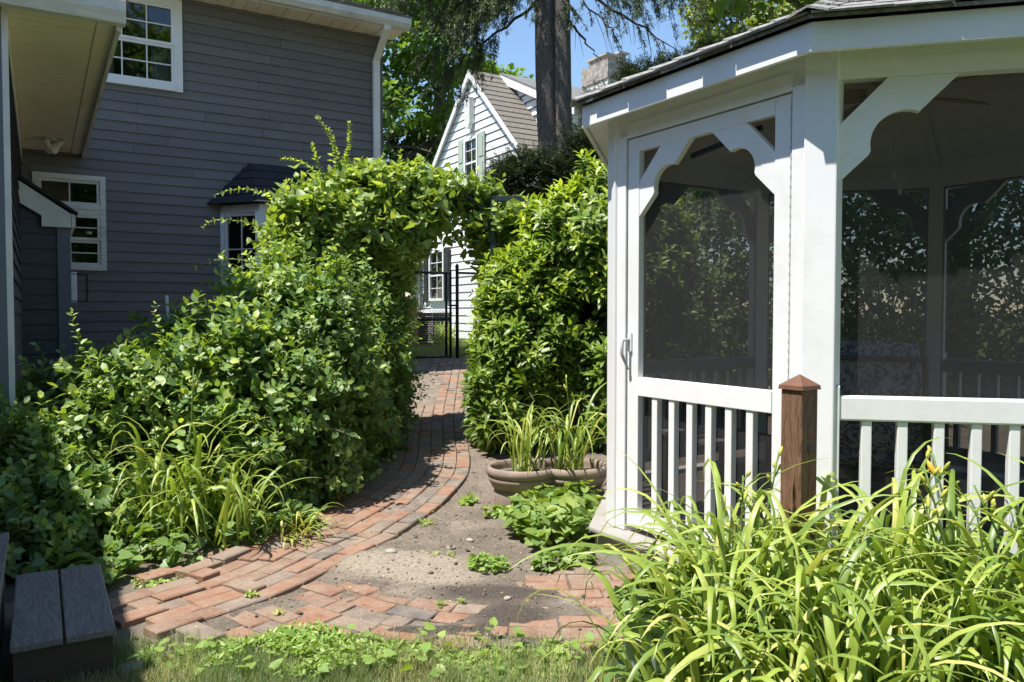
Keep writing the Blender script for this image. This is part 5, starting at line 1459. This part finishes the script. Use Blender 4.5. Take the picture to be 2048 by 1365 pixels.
# ------------------------------------------------------------------ daylilies
def blades(fo, rg, base, n, Lr, W, spread=.1, elev=(55, 88), az=None, curl=1.0, val=(.1, .75), k=15):
    ang = rg.uniform(0, 2 * math.pi, n) if az is None else rg.normal(az[0], az[1], n)
    el = np.radians(rg.uniform(elev[0], elev[1], n))
    L = rg.uniform(*Lr, n)
    rr = spread * np.sqrt(rg.uniform(0, 1, n)); a0 = rg.uniform(0, 2 * math.pi, n)
    B = np.stack([base[0] + rr * np.cos(a0), base[1] + rr * np.sin(a0), np.zeros(n)], 1)
    B[:, 2] = zground(B[:, 0], B[:, 1]) - .005 if base[2] is None else base[2]
    turn = rg.uniform(60, 165, n) * curl
    start = rg.uniform(.36, .74, n)
    kink = rg.random(n) < .10
    C = np.zeros((n, k, 3)); C[:, 0] = B
    e = el.copy(); ds = L / (k - 1); az_ = ang.copy(); twist = rg.uniform(-.5, .5, n)
    for i in range(1, k):
        t = i / (k - 1)
        rate = np.where(t > start, np.radians(turn) / np.maximum(.2, (1 - start)) / (k - 1), np.radians(turn) * .010)
        rate = np.where(kink & (abs(t - .62) < .04), rate + .7, rate)
        e = np.maximum(e - rate, -1.45); az_ = az_ + twist / (k - 1)
        C[:, i] = C[:, i - 1] + np.stack([np.cos(e) * np.cos(az_), np.cos(e) * np.sin(az_), np.sin(e)], 1) * ds[:, None]
    gz_ = zground(C[..., 0].ravel(), C[..., 1].ravel()).reshape(n, k) + .006
    C[..., 2] = np.maximum(C[..., 2], gz_)
    roll = rg.uniform(-.5, .5, n)
    S = np.stack([-np.sin(ang), np.cos(ang), np.zeros(n)], 1)[:, None, :] * np.cos(roll)[:, None, None] + np.array([0, 0, 1.])[None, None] * np.sin(roll)[:, None, None]
    S = np.broadcast_to(S, C.shape); tg = unit(np.gradient(C, axis=1)); S = unit(S - tg * (S * tg).sum(-1, keepdims=True))
    t = np.linspace(0, 1, k)[None]
    prof = np.clip(.72 + .9 * t, 0, 1) * np.clip((1 - t) / .42, 0, 1) ** .75 + .012
    Wd = W * rg.uniform(.7, 1.15, n)[:, None] * prof / 2
    v = rg.uniform(*val, n); v = np.where(rg.random(n) < .07, .98, v)
    vv = v[:, None] + .25 * np.clip(t - .75, 0, 1) * 4 * (rg.random(n) < .3)[:, None]
    fo.strips(C, S, Wd, vv)

def scape(parent, loc, base, top, rg, orange=False, nb=5):
    mb = MB(); b, t = np.array(base, float), np.array(top, float)
    pts = [b + (t - b) * q + np.array([.02 * math.sin(3 * q), .01 * math.sin(4 * q), 0]) for q in np.linspace(0, 1, 8)]
    mb.tube([tuple(p - np.array(loc)) for p in pts], list(np.linspace(.0048, .003, 8)), 6)
    tips = []
    for i in range(nb):
        a = rg.uniform(0, 6.28); q = pts[-1] - (pts[-1] - pts[-3]) * rg.uniform(0, .6)
        d = np.array([math.cos(a) * .6, math.sin(a) * .6, 1.0]); d /= np.linalg.norm(d)
        e_ = q + d * rg.uniform(.02, .035)
        mb.tube([tuple(q - np.array(loc)), tuple(e_ - np.array(loc))], .003, 5); tips.append((e_, d))
    s = mb.build('flower_stalk', M['stem_green'], parent, smooth=True)
    for i, (q, d) in enumerate(tips):
        ln = rg.uniform(.022, .046) * (1.45 if orange and i == 0 else 1)
        rr = .0066 * (1.4 if orange and i == 0 else 1)
        pts = [tuple(q - np.array(loc) + d * ln * u) for u in np.linspace(0, 1, 6)]
        MB().tube(pts, [rr * f for f in (.45, .8, 1.0, .95, .7, .15)], 8).build('bud', M['bud_orange'] if orange and i == 0 else M['bud'], s, smooth=True)

r4 = np.random.default_rng(404)
def daylily(loc, label, n, Lr, W=.021, spread=.11, scapes=(), group='daylilies in bloom bud', **kw):
    e = plant('daylily', loc, label, 'plant', group)
    fo = Foliage(); blades(fo, r4, loc if kw.pop('fixed', False) else (loc[0], loc[1], None), n, Lr, W, spread, **kw)
    fo.build('blades', M['lf_lily'], e, loc)
    for (top, orange, nb) in scapes:
        scape(e, loc, (loc[0], loc[1], loc[2] + .02), top, r4, orange, nb)
    return e
G1 = 'daylilies in the bed before the gazebo'
def L3(x, y): return (x, y, zg1(x, y))
BED = dict(group=G1, W=.0245, elev=(64, 91), curl=1.05, val=(.10, .78))
daylily(L3(.76, 2.74), 'daylily clump in front of the screen door at the left end of the bed', 88, (.62, 1.02), scapes=(((.93, 2.72, .80), False, 4), ((.80, 2.7, .72), False, 3)), **BED)
daylily(L3(.98, 2.64), 'daylily clump at the foot of the brown capped post', 84, (.55, 1.0), **BED)
daylily(L3(1.30, 2.66), 'daylily clump right of the brown post with a tall upright leaf', 84, (.62, 1.10), **BED)
daylily(L3(1.50, 2.46), 'daylily clump holding up the orange bud before the white balusters', 88, (.6, 1.05), scapes=(((1.30, 2.46, .80), False, 6), ((1.36, 2.52, .83), True, 5), ((1.26, 2.40, .72), False, 4)), **BED)
daylily(L3(1.78, 2.44), 'daylily clump in the bed corner at the right picture edge', 84, (.6, 1.05), scapes=(((1.46, 2.46, .74), False, 4),), **BED)
daylily(L3(.67, 2.40), 'daylily clump arching over the pale green flowerpot', 88, (.6, 1.0), **BED)
daylily(L3(.92, 2.32), 'daylily clump in front of the one at the post foot', 84, (.55, .98), **BED)
daylily(L3(1.22, 2.26), 'low daylily clump at the front middle of the bed', 84, (.55, .98), **BED)
daylily(L3(1.50, 2.16), 'daylily clump at the front right corner of the bed', 84, (.55, .98), **BED)
daylily(L3(.55, 2.20), 'daylily clump beside the lawn at the front left of the bed', 68, (.5, .86), **BED)
daylily(L3(.84, 2.02), 'nearest daylily clump cut by the bottom picture edge', 72, (.5, .86), **BED)
# left bed and planter
daylily(L3(-1.92, 4.42), 'daylily clump with upright blades in front of the broad shrub', 84, (.6, 1.0), .024, .18, group='daylilies left of the path', val=(.15, .75), scapes=(((-2.06, 4.30, .92), False, 3), ((-1.82, 4.45, .98), False, 3)))
daylily(L3(-1.58, 4.30), 'daylily clump arching towards the bricks left of the path', 46, (.45, .8), .020, .14, group='daylilies left of the path', az=(-.9, 1.2), val=(.2, .8))
daylily(L3(-1.24, 4.40), 'ragged flattened daylily spilling onto the path bricks', 34, (.22, .42), .013, .10, group='daylilies left of the path', elev=(15, 60), az=(-.6, 1.0), val=(.35, .95))
pz = planter.location.z + .21
daylily((.10, 5.10, pz), 'arching daylily growing in the left bowl of the clay planter', 44, (.40, .72), .015, .11, group='daylilies in the clay planter', fixed=True, val=(.2, .8))
daylily((.37, 5.14, pz), 'taller daylily growing in the right bowl of the clay planter', 40, (.46, .84), .016, .11, group='daylilies in the clay planter', fixed=True, val=(.1, .7), scapes=(((.35, 5.1, .86), False, 3),))
daylily((-1.30, 15.2, zg1(-1.3, 15.2)), 'grassy clump in front of the round air conditioner', 90, (.4, .7), .02, .2, group='clump beyond the gate', val=(.3, .8))

# ------------------------------------------------------------------ low plants
def violets(name, loc, spots, label, mat, rg, LL=.07, h=(.04, .14), tm='heart', LW=.95, cat='plant', group=None, val=(.1, .7)):
    """leaf stalks rising from the soil, each ending in one broad leaf"""
    e = plant(name, loc, label, cat, group); fo = Foliage(); mb = MB()
    for (cx, cy, r, n, base) in spots:
        rr = r * np.sqrt(rg.uniform(0, 1, n)); a = rg.uniform(0, 6.28, n)
        x, y = cx + rr * np.cos(a), cy + rr * np.sin(a); g = zground(x, y) + base
        hh = rg.uniform(*h, n) * (1.15 - .5 * (rr / r) ** 2)
        P = np.stack([x, y, g + hh], 1)
        out = np.stack([np.cos(a), np.sin(a), np.zeros(n)], 1)
        d = unit(out * .8 + rg.normal(size=(n, 3)) * .5 + UP * .05)
        sz = LL * rg.uniform(.55, 1.2, n)
        fo.leaves(P - d * (sz * .35)[:, None], d, unit(UP + out * .35 + rg.normal(size=(n, 3)) * .28), sz, sz * LW, rg.uniform(*val, n), tm)
        for i in range(0, n, 2):
            mb.tube([(x[i] - out[i, 0] * .02 - loc[0], y[i] - out[i, 1] * .02 - loc[1], g[i] - loc[2]), (x[i] - loc[0], y[i] - loc[1], g[i] + hh[i] - loc[2])], .0016, 3, cap=False)
    fo.build('leaves', mat, e, loc); mb.build('leaf_stalks', M['stem_green'], e)['kind'] = 'stuff'
    return e
r5 = np.random.default_rng(505)
violets('violet_patch', L3(.25, 4.5), [(.22, 4.72, .20, 120, 0), (.34, 4.55, .20, 120, 0), (.12, 4.42, .16, 90, 0), (.30, 4.32, .15, 80, 0), (.10, 4.62, .14, 60, 0), (.44, 4.80, .12, 60, .03), (.18, 4.20, .10, 40, 0)],
        'broad leaved violet patch spilling between planter and gazebo deck', M['lf_violet'], r5, .088, (.05, .19), val=(.25, .85))
violets('low_mound_plant', L3(-.12, 3.86), [(-.12, 3.86, .105, 210, 0)], 'round mound of small leaves alone on the bare soil', M['lf_weed'], r5, .032, (.015, .055), 'oval', .75, val=(.05, .6))
violets('violet_patch', L3(.20, 3.86), [(.20, 3.90, .10, 70, 0), (.34, 3.98, .1, 60, 0)], 'small leaf cluster at the brick edge below the deck corner', M['lf_violet'], r5, .05, (.02, .07))
violets('seedling_weed', L3(-.30, 5.15), [(-.29, 5.12, .06, 26, 0)], 'little weed on the soil touching the path edge bricks', M['lf_weed'], r5, .045, (.015, .06), val=(.2, .6))
violets('seedling_weed', L3(-.13, 4.86), [(-.12, 4.86, .09, 40, 0), (-.05, 5.0, .05, 18, 0)], 'leafy weed on the soil against the foot of the planter', M['lf_weed'], r5, .045, (.015, .06), val=(.2, .6))
violets('seedling_weed', L3(-.53, 4.66), [(-.53, 4.66, .055, 26, 0)], 'starry dry weed at the outer bend of the brick edge', M['lf_weed'], r5, .05, (.008, .03), 'lance', .22, val=(.5, 1))
violets('seedling_weed', L3(-.35, 4.0), [(-.36, 4.03, .09, 16, 0)], 'thin creeping weed across the middle of the sandy soil', M['lf_weed'], r5, .035, (.005, .02), 'lance', .3, val=(.5, 1))
violets('seedling_weed', L3(-1.16, 3.44), [(-1.16, 3.44, .028, 26, .022)], 'pale rosette weed rooted in a joint of the raised bricks', M['lf_weed'], r5, .03, (.003, .015), 'lance', .45, val=(.5, .95))
violets('seedling_weed', L3(-.99, 3.27), [(-.99, 3.27, .025, 20, .015)], 'dry rosette weed in the brick joint nearest the grass', M['lf_weed'], r5, .028, (.003, .012), 'lance', .3, val=(.7, 1))
violets('seedling_weed', L3(-.30, 3.38), [(-.31, 3.36, .022, 16, .012), (-.22, 3.38, .022, 16, .012)], 'pair of tiny weeds in the bricks below the dark soil', M['lf_weed'], r5, .03, (.003, .015), 'lance', .35, val=(.4, .9))
violets('violet_patch', L3(-1.75, 4.25), [(-1.95, 4.15, .22, 150, 0), (-1.55, 4.32, .22, 150, 0), (-1.30, 4.55, .16, 90, 0), (-2.15, 4.35, .2, 110, 0), (-1.72, 3.95, .13, 60, 0), (-1.95, 3.78, .12, 50, 0), (-1.75, 4.6, .3, 160, .05)],
        'violet ground cover under the daylilies left of the bricks', M['lf_violet'], r5, .062, (.03, .16), val=(.1, .6))
violets('violet_patch', L3(-2.0, 3.62), [(-1.92, 3.60, .08, 34, 0), (-2.12, 3.72, .12, 50, 0)], 'few broad violet leaves at the back corner of the deck step', M['lf_violet'], r5, .075, (.03, .10), val=(.15, .6))
violets('lesser_weeds', L3(-1.72, 3.72), [(-1.70, 3.72, .13, 110, 0), (-1.62, 3.86, .10, 70, 0)], 'small yellow green weeds between deck step and bricks', M['lf_weed'], r5, .026, (.005, .03), 'oval', .7, val=(.4, .95))
violets('pot_plant', (.50, 2.56, gp_.location.z), [(.50, 2.56, .16, 110, .29)], 'broad leaved plant filling the pale green flowerpot', M['lf_violet'], r5, .06, (.02, .12), val=(.15, .6))
violets('violet_patch', L3(.55, 2.5), [(.50, 2.42, .2, 120, 0), (.8, 2.4, .3, 160, 0), (.45, 2.75, .15, 50, 0), (1.2, 2.4, .35, 160, 0)], 'violet leaves growing under the daylily bed', M['lf_violet'], r5, .06, (.03, .16), val=(.0, .5))

# foreground weeds and turf: countless, one object each
fo = Foliage()
def weed_mask(x, y): return (y < 2.97 + .06 * np.sin(x * 6) + .05 * vnoise(x, y, .2, 31)) & (y > 2.70 + .10 * vnoise(x, y, .25, 33)) & (vnoise(x, y, .16, 35) > -.35)
x, y = r5.uniform(-1.40, .22, 26000), r5.uniform(2.55, 3.08, 26000); ok = weed_mask(x, y)
hump = np.clip(1.2 * np.exp(-((x + .85) / .35) ** 2) + .6 * np.exp(-((x + .25) / .3) ** 2), .25, 1.2)
ok &= r5.random(len(x)) < .30 + .55 * hump
x, y, hump = x[ok], y[ok], hump[ok]; n = len(x)
P = np.stack([x, y, zground(x, y) + r5.uniform(.004, .055, n) * hump], 1)
fo.leaves(P, unit(r5.normal(size=(n, 3)) * [1, 1, .5]), unit(UP + r5.normal(size=(n, 3)) * .45), .026 * r5.uniform(.5, 1.4, n), .012 * r5.uniform(.6, 1.3, n), r5.uniform(.05, .85, n), 'oval')
n = 110; x, y = r5.uniform(-1.35, .3, n), r5.uniform(2.65, 3.0, n)
P = np.stack([x, y, zground(x, y) + r5.uniform(.02, .07, n)], 1)
fo.leaves(P, unit(r5.normal(size=(n, 3)) * [1, 1, .3]), unit(UP + r5.normal(size=(n, 3)) * .4), .045 * r5.uniform(.6, 1.2, n), .036, r5.uniform(.1, .6, n), 'heart')
tag(fo.build('weeds', M['lf_weed']), 'low green weeds along the far edge of the lawn', 'weeds', kind='stuff')
fo = Foliage()
def grass_patch(n, x0, x1, y0, y1, Lr, W, dens, val):
    x, y = r5.uniform(x0, x1, n), r5.uniform(y0, y1, n); ok = dens(x, y) > r5.random(n); x, y = x[ok], y[ok]; m = len(x)
    a = r5.uniform(0, 6.28, m); L = r5.uniform(*Lr, m); lean = r5.uniform(.1, .9, m); k = 4
    t = np.linspace(0, 1, k)[None]
    C = np.zeros((m, k, 3)); C[..., 0] = x[:, None] + np.cos(a)[:, None] * (L * lean)[:, None] * t ** 1.8; C[..., 1] = y[:, None] + np.sin(a)[:, None] * (L * lean)[:, None] * t ** 1.8
    C[..., 2] = zground(x, y)[:, None] + (L * (1 - .35 * lean))[:, None] * t
    S = np.broadcast_to(np.stack([-np.sin(a), np.cos(a), 0 * a], 1)[:, None, :], C.shape)
    fo.strips(C, S, W * (1.02 - t) * np.ones((m, 1)) / 2, val(x, y, m))
def dens1(x, y): return np.clip(.25 + (2.98 - y) * 3.2, .05, 1) * np.clip(.75 + .6 * vnoise(x, y, .22, 41), .15, 1)
def val1(x, y, m): return np.where(r5.random(m) < np.clip(.15 + .40 * vnoise(x, y, .2, 43) + .22 * (x > -.4), .05, .7), r5.uniform(.75, 1, m), r5.uniform(0, .55, m))
grass_patch(60000, -1.7, .55, 2.45, 3.02, (.025, .085), .0030, dens1, val1)
tag(fo.build('grass', M['lf_grass']), 'patchy short lawn grass with dry straw at the bottom', 'grass', kind='stuff')
fo = Foliage()
grass_patch(9000, -3.2, .4, 12.7, 16.5, (.03, .09), .007, lambda x, y: np.ones_like(x) * .9, lambda x, y, m: r5.uniform(.25, .75, m))
tag(fo.build('neighbour_grass', M['lf_grass']), 'sunny lawn beyond the chain link gate', 'grass', kind='stuff')
# fallen leaves and crumbs
fo = Foliage(); n = 300; x, y = r5.uniform(-1.3, .45, n), r5.uniform(3.0, 5.6, n)
fo.leaves(np.stack([x, y, zground(x, y) + .016], 1), unit(r5.normal(size=(n, 3)) * [1, 1, .15]), unit(UP + r5.normal(size=(n, 3)) * .3), .013 * r5.uniform(.4, 1.5, n), .007, r5.uniform(.75, 1, n), 'oval')
tag(fo.build('leaf_litter', M['lf_grass']), 'dry leaf crumbs scattered on soil and bricks', 'litter', kind='stuff')
dl = Foliage(); dl.leaves(np.array([[-1.04, 5.62, .80]]), np.array([[.05, -.2, -1.]]), np.array([[.3, -1, .1]]), .10, .05, np.array([1.]), 'oval')
tag(dl.build('dead_leaf', M['dry']), 'single tan dead leaf caught in the dark path side shrub', 'leaf')
sk = MB().tube([(-2.5, 5.75, .5), (-2.53, 5.72, 1.42)], .012, 6).build('garden_stake', M['white_vinyl']); tag(sk, 'white garden stake standing in the shrubs by the house', 'stake')

# ------------------------------------------------------------------ trees
def tree_deciduous(name, loc, trunk_h, crown, label, mat, nclump, nleaf, rg, LL, trunk_r, tm='lobed', group='trees behind the houses', clump_r=.9, flat=.6, base_val=0.0):
    e = plant(name, loc, label, 'tree', group)
    cx, cy, cz, rx, ry, rz = crown
    C = unit(rg.normal(size=(nclump, 3))) * (rg.uniform(.25, 1, nclump) ** .45)[:, None] * np.array([rx, ry, rz]) + np.array([cx, cy, cz])
    fo = Foliage()
    r_ = clump_r * rg.uniform(.6, 1.3, nclump)
    k = rg.integers(0, nclump, nleaf)
    d = unit(rg.normal(size=(nleaf, 3))); P = C[k] + d * (r_[k] * rg.uniform(.35, 1.05, nleaf))[:, None] * np.array([1, 1, flat])
    cv = rg.uniform(-.1, .25, nclump)[k]
    sz = LL * rg.uniform(.6, 1.25, nleaf)
    fo.leaves(P, unit(d + rg.normal(size=(nleaf, 3)) * .7 - UP * .25), unit(UP * .9 + d * .5 + rg.normal(size=(nleaf, 3)) * .4), sz, sz * .75, base_val + cv + rg.uniform(.05, .55, nleaf), tm)
    fo.build('crown', mat, e, loc)
    mb = MB(); b = Vector((0, 0, 0))
    top = Vector((cx - loc[0], cy - loc[1], cz + rz * .4 - loc[2]))
    pts = [b.lerp(top, t) + Vector((math.sin(t * 5) * .12, math.cos(t * 4) * .1, 0)) for t in np.linspace(0, 1, 9)]
    mb.tube(pts, list(np.linspace(trunk_r, trunk_r * .2, 9)), 10); mb.build('trunk', M['bark'], e, smooth=True)
    mb = MB()
    for i in range(0, nclump, 2):
        f = rg.uniform(.25, .8); s = pts[int(f * 8)]; t_ = Vector(C[i]) - Vector(loc)
        m_ = s.lerp(t_, .5) + Vector((0, 0, .25))
        mb.tube([s, m_, t_], [trunk_r * .28, trunk_r * .16, .015], 5)
    mb.build('limbs', M['bark'], e, smooth=True)
    return e
r6 = np.random.default_rng(606)
tree_deciduous('shade_tree', (-4.2, 25.0, .7), 5, (-5.0, 25.0, 7.6, 5.0, 3.6, 6.2), 'big leafy green shade tree behind the two houses', M['lf_maple'], 150, 52000, r6, .21, .32, clump_r=.95, base_val=.1)
tree_deciduous('shade_tree', (-10.5, 27.0, .7), 5, (-10.5, 27.0, 8.5, 5.0, 3.6, 6.0), 'green tree crown showing above the grey house roof edge', M['lf_maple'], 90, 22000, r6, .23, .3, clump_r=1.05)
tree_deciduous('small_tree', (-2.9, 20.0, .7), 2, (-2.95, 20.0, 3.4, 1.2, 1.0, 1.7), 'pale bushy small tree left of the white gable', M['lf_oak'], 40, 9000, r6, .11, .09, 'oval', clump_r=.4)
tree_deciduous('shade_tree', (6.6, 21.0, .7), 5, (6.5, 21.0, 9.2, 1.7, 1.6, 2.3), 'pale yellow green tree above the gazebo roof', M['lf_oak'], 60, 16000, r6, .16, .2, 'oval', clump_r=.55)

# double trunked evergreen with drooping sprays
def needles(fo, P, D, rg, per, ln, w, val):
    """short flat needle sprays around twig points"""
    n = len(P)
    for i in range(per):
        d = unit(D + rg.normal(size=(n, 3)) * .75)
        fo.leaves(P + rg.normal(size=(n, 3)) * .012, d, unit(UP + rg.normal(size=(n, 3)) * .6), ln * rg.uniform(.6, 1.3, n), w, val + rg.uniform(0, .5, n), 'diamond')
r7 = np.random.default_rng(707)
tl = (.62, 12.0, .55)
ev = plant('evergreen_tree', tl, 'tall double trunked evergreen with drooping feathery branches', 'tree')
def trunk(offs, r0, r1, seed, nm):
    rg = np.random.default_rng(seed); nz, na = 46, 18; vs = []
    for i in range(nz):
        t = i / (nz - 1); z = -0.3 + 11.0 * t
        cx = np.interp(z, [0, 2, 4, 6, 8, 11], offs); r = r0 + (r1 - r0) * t
        for k in range(na):
            a = 2 * math.pi * k / na
            rr = r * (1 + .05 * math.sin(3 * a + z * .8) + .035 * math.sin(7 * a - z * 1.7) + rg.uniform(-.025, .025)) * (1 + .35 * math.exp(-max(z, 0) * 2.2))
            vs.append((cx + rr * math.cos(a), rr * math.sin(a), z))
    fs = [(i * na + k, i * na + (k + 1) % na, (i + 1) * na + (k + 1) % na, (i + 1) * na + k) for i in range(nz - 1) for k in range(na)]
    return mesh_obj(nm, vs, fs, M['bark'], ev, smooth=True)
trunk([-.02, -.04, -.10, -.14, -.18, -.24], .165, .12, 1, 'trunk')
trunk([.22, .20, .15, .12, .12, .16], .155, .11, 2, 'trunk')
fo = Foliage(); bmb = MB()
def bough(p0, p1, sag, nt, rg, tl_=(.25, .7), dens=14, r0=.03, leafy=1.0, start=.2):
    p0, p1 = np.array(p0, float), np.array(p1, float); t = np.linspace(0, 1, 12)[:, None]
    C = p0 + (p1 - p0) * t - UP * (sag * t ** 2) + rg.normal(size=(12, 3)) * .025
    bmb.tube([tuple(c - np.array(tl)) for c in C], list(np.linspace(r0, .006, 12)), 5)
    side = unit(np.cross(p1 - p0, UP)); fw = unit(p1 - p0)
    for i in range(nt):
        q = rg.uniform(start, 1); b = np.array([np.interp(q, t[:, 0], C[:, k]) for k in range(3)])
        d = unit(side * rg.choice([-1, 1]) * rg.uniform(.2, 1) + fw * rg.uniform(.1, .8) - UP * rg.uniform(.1, 1.1))
        L_ = rg.uniform(*tl_); m = 7
        tt = np.linspace(0, 1, m)[:, None]
        S = b + d * L_ * tt - UP * (.35 * L_ * tt ** 2)
        bmb.tube([tuple(s - np.array(tl)) for s in S], list(np.linspace(.006, .002, m)), 3, cap=False)
        if rg.random() < leafy:
            n_ = int(dens * L_ / .4) + 3
            qq = rg.uniform(.1, 1, n_); Pn = np.stack([np.interp(qq, tt[:, 0], S[:, k]) for k in range(3)], 1)
            Dn = np.broadcast_to(unit(d - UP * .5), Pn.shape)
            needles(fo, Pn, Dn, rg, 6, .085, .011, .08)
Z = lambda px, py, d: None
# left boughs, hanging in front of the shade tree
for (x1, y1, z1, z0, nt) in ((-1.35, 12.3, 5.45, 6.5, 34), (-.85, 11.6, 5.75, 6.5, 30), (-1.2, 12.0, 6.0, 6.9, 36), (-.75, 12.4, 6.3, 7.0, 36), (-1.9, 12.2, 6.2, 7.2, 40), (-.25, 11.7, 6.15, 6.6, 24), (-1.7, 11.7, 6.7, 7.5, 34), (-2.5, 12.2, 6.6, 7.6, 34), (.1, 11.6, 6.3, 6.7, 22), (-1.15, 12.2, 5.0, 6.1, 26)):
    bough((.5, 12.0, z0), (x1, y1, z1), .12, nt, r7, start=.42)
# right boughs: barer, reaching over towards the gazebo
bough((.80, 11.95, 6.35), (2.35, 11.4, 5.1), .0, 26, r7, (.2, .5), 8, .035, .25, .35)
bough((.80, 11.95, 5.75), (1.30, 11.7, 5.15), .06, 3, r7, (.15, .3), 5, .03, .0)
bough((.80, 12.0, 6.6), (1.9, 11.5, 5.95), .1, 34, r7, (.2, .55), 12, .03, .7, .25)
bough((.80, 12.0, 6.7), (2.75, 11.6, 6.0), .1, 46, r7, (.25, .6), 12, .03, .75, .3)
bough((.80, 12.0, 7.0), (3.2, 11.8, 6.3), .1, 46, r7, (.25, .6), 12, .03, .8, .3)
bough((.82, 11.9, 6.3), (1.6, 11.6, 5.25), .0, 8, r7, (.2, .6), 6, .02, .15, .4)
bough((.75, 11.9, 6.0), (.95, 11.5, 5.7), .05, 8, r7, (.15, .3), 8, .02, .9)
fo.build('crown', M['lf_needle'], ev, tl)
bmb.build('branches', M['twig'], ev)

# dark yews
def yew(loc, blobs, label, n, rg, group='dark yews'):
    e = plant('yew', loc, label, 'shrub', group); fo = Foliage(); tw = MB()
    P, Nn = shell(blobs, n, rg, .55, 1.15, .05)
    D = unit(Nn * .8 + UP * .25 + rg.normal(size=(n, 3)) * .45); L_ = rg.uniform(.12, .32, n)
    sd = unit(np.cross(D, UP) + 1e-6)
    for i in range(13):
        t = i / 12; C = P + D * (L_ * (t - .6))[:, None] - UP * (.1 * L_ * t * t)[:, None]
        for s in (-1, 1):
            d = unit(sd * s + D * .55 + rg.normal(size=(n, 3)) * .2)
            fo.leaves(C, d, unit(UP + rg.normal(size=(n, 3)) * .3), .052 * (1.1 - .5 * t) * np.ones(n), .011, rg.uniform(0, .45, n) + .25 * t, 'diamond')
    for i in range(0, n, 2): tw.tube([P[i] - D[i] * L_[i] * .9 - np.array(loc), P[i] + D[i] * L_[i] * .4 - np.array(loc)], [.005, .002], 3, cap=False)
    fo.build('foliage', M['lf_yew'], e, loc); tw.build('twigs', M['twig'], e)['kind'] = 'stuff'
    B = np.array(blobs)
    stems_up(e, loc, [tuple(b[:3]) for b in B], 'stems', M['twig'], .03, rg)
    return e
r8 = np.random.default_rng(808)
yew((.55, 9.3, .4), [(.20, 9.2, 2.95, .42, .35, .28), (.55, 9.3, 2.75, .5, .4, .35), (.95, 9.3, 3.0, .42, .4, .55), (.0, 9.1, 2.85, .28, .3, .20)], 'spreading dark yew at the foot of the double trunk', 2100, r8)
yew((1.6, 10.5, .45), [(1.55, 10.5, 3.4, .55, .5, .9), (1.62, 10.5, 4.25, .32, .4, .40), (1.95, 10.7, 4.50, .28, .35, .26), (2.35, 11.0, 4.72, .28, .3, .20), (1.2, 10.4, 3.7, .35, .35, .55)], 'tall dark yew in front of the whitewashed chimney', 2300, r8)
yew((2.9, 11.2, .45), [(2.75, 11.2, 5.02, .28, .3, .22), (3.3, 11.4, 5.1, .35, .35, .22), (3.0, 11.3, 4.4, .6, .4, .5)], 'dark yew tip showing over the gazebo roof edge', 1100, r8)

# hedge row behind the gazebo, seen through the screens
r9 = np.random.default_rng(909)
shrub('screen_hedge', (2.1, 8.3, .2), [(1.7, 8.2, 1.2, .6, .6, 1.1), (2.3, 8.3, 1.0, .55, .55, .95), (2.0, 8.4, 2.0, .7, .5, .8)], 'leafy shrub seen through the screen door behind the gazebo', M['lf_shrub'], 900, r9, .085, .55, 'oval', 5, .22, .5, 2200, 'shrubs behind the gazebo', twigs=False)
shrub('screen_hedge', (4.0, 8.6, .2), [(3.4, 8.5, 1.5, .75, .6, 1.35), (4.3, 8.7, 1.5, .75, .6, 1.3), (3.8, 8.7, 2.6, .9, .5, .7)], 'dense dark shrub seen through the right hand gazebo screens', M['lf_shrub'], 1300, r9, .085, .55, 'oval', 5, .22, .5, 3200, 'shrubs behind the gazebo', twigs=False)
shrub('screen_hedge', (5.9, 8.4, .2), [(5.3, 8.5, 1.4, .75, .6, 1.3), (6.3, 8.3, 1.5, .8, .6, 1.3), (5.8, 8.6, 2.5, 1.0, .5, .8)], 'dark shrub farthest along behind the gazebo screens', M['lf_shrub'], 1200, r9, .085, .55, 'oval', 5, .22, .5, 3000, 'shrubs behind the gazebo', twigs=False)
tree_deciduous('added_shade_canopy', (5.6, 9.6, .3), 4, (3.9, 8.1, 6.2, 2.9, 1.5, 1.3), 'added tree crown over the gazebo put in to shade the shrubs behind it', M['lf_maple'], 80, 26000, r6, .15, .16, clump_r=.75)  # canopy added above the view to darken the shrubs behind the screens
# trees standing behind the photographer: they show only as reflections in the panes
tree_deciduous('shade_tree', (5.0, -13.0, 0), 4, (5.0, -13.0, 9.0, 4.2, 3.0, 6.5), 'leafy tree behind the camera mirrored in the house windows', M['lf_maple'], 80, 13000, r6, .34, .3, clump_r=1.3)

tree_deciduous('shade_tree', (-2.5, -14.5, 0), 4, (-2.5, -14.5, 9.0, 4.4, 3.0, 6.5), 'broad tree behind the camera mirrored in the lower window', M['lf_maple'], 80, 13000, r6, .34, .3, clump_r=1.3)
tree_deciduous('shade_tree', (11.5, -15.0, 0), 4, (12.5, -15.0, 9.0, 4.4, 3.0, 6.5), 'far tree behind the camera mirrored in the upper window', M['lf_maple'], 80, 13000, r6, .34, .3, clump_r=1.3)
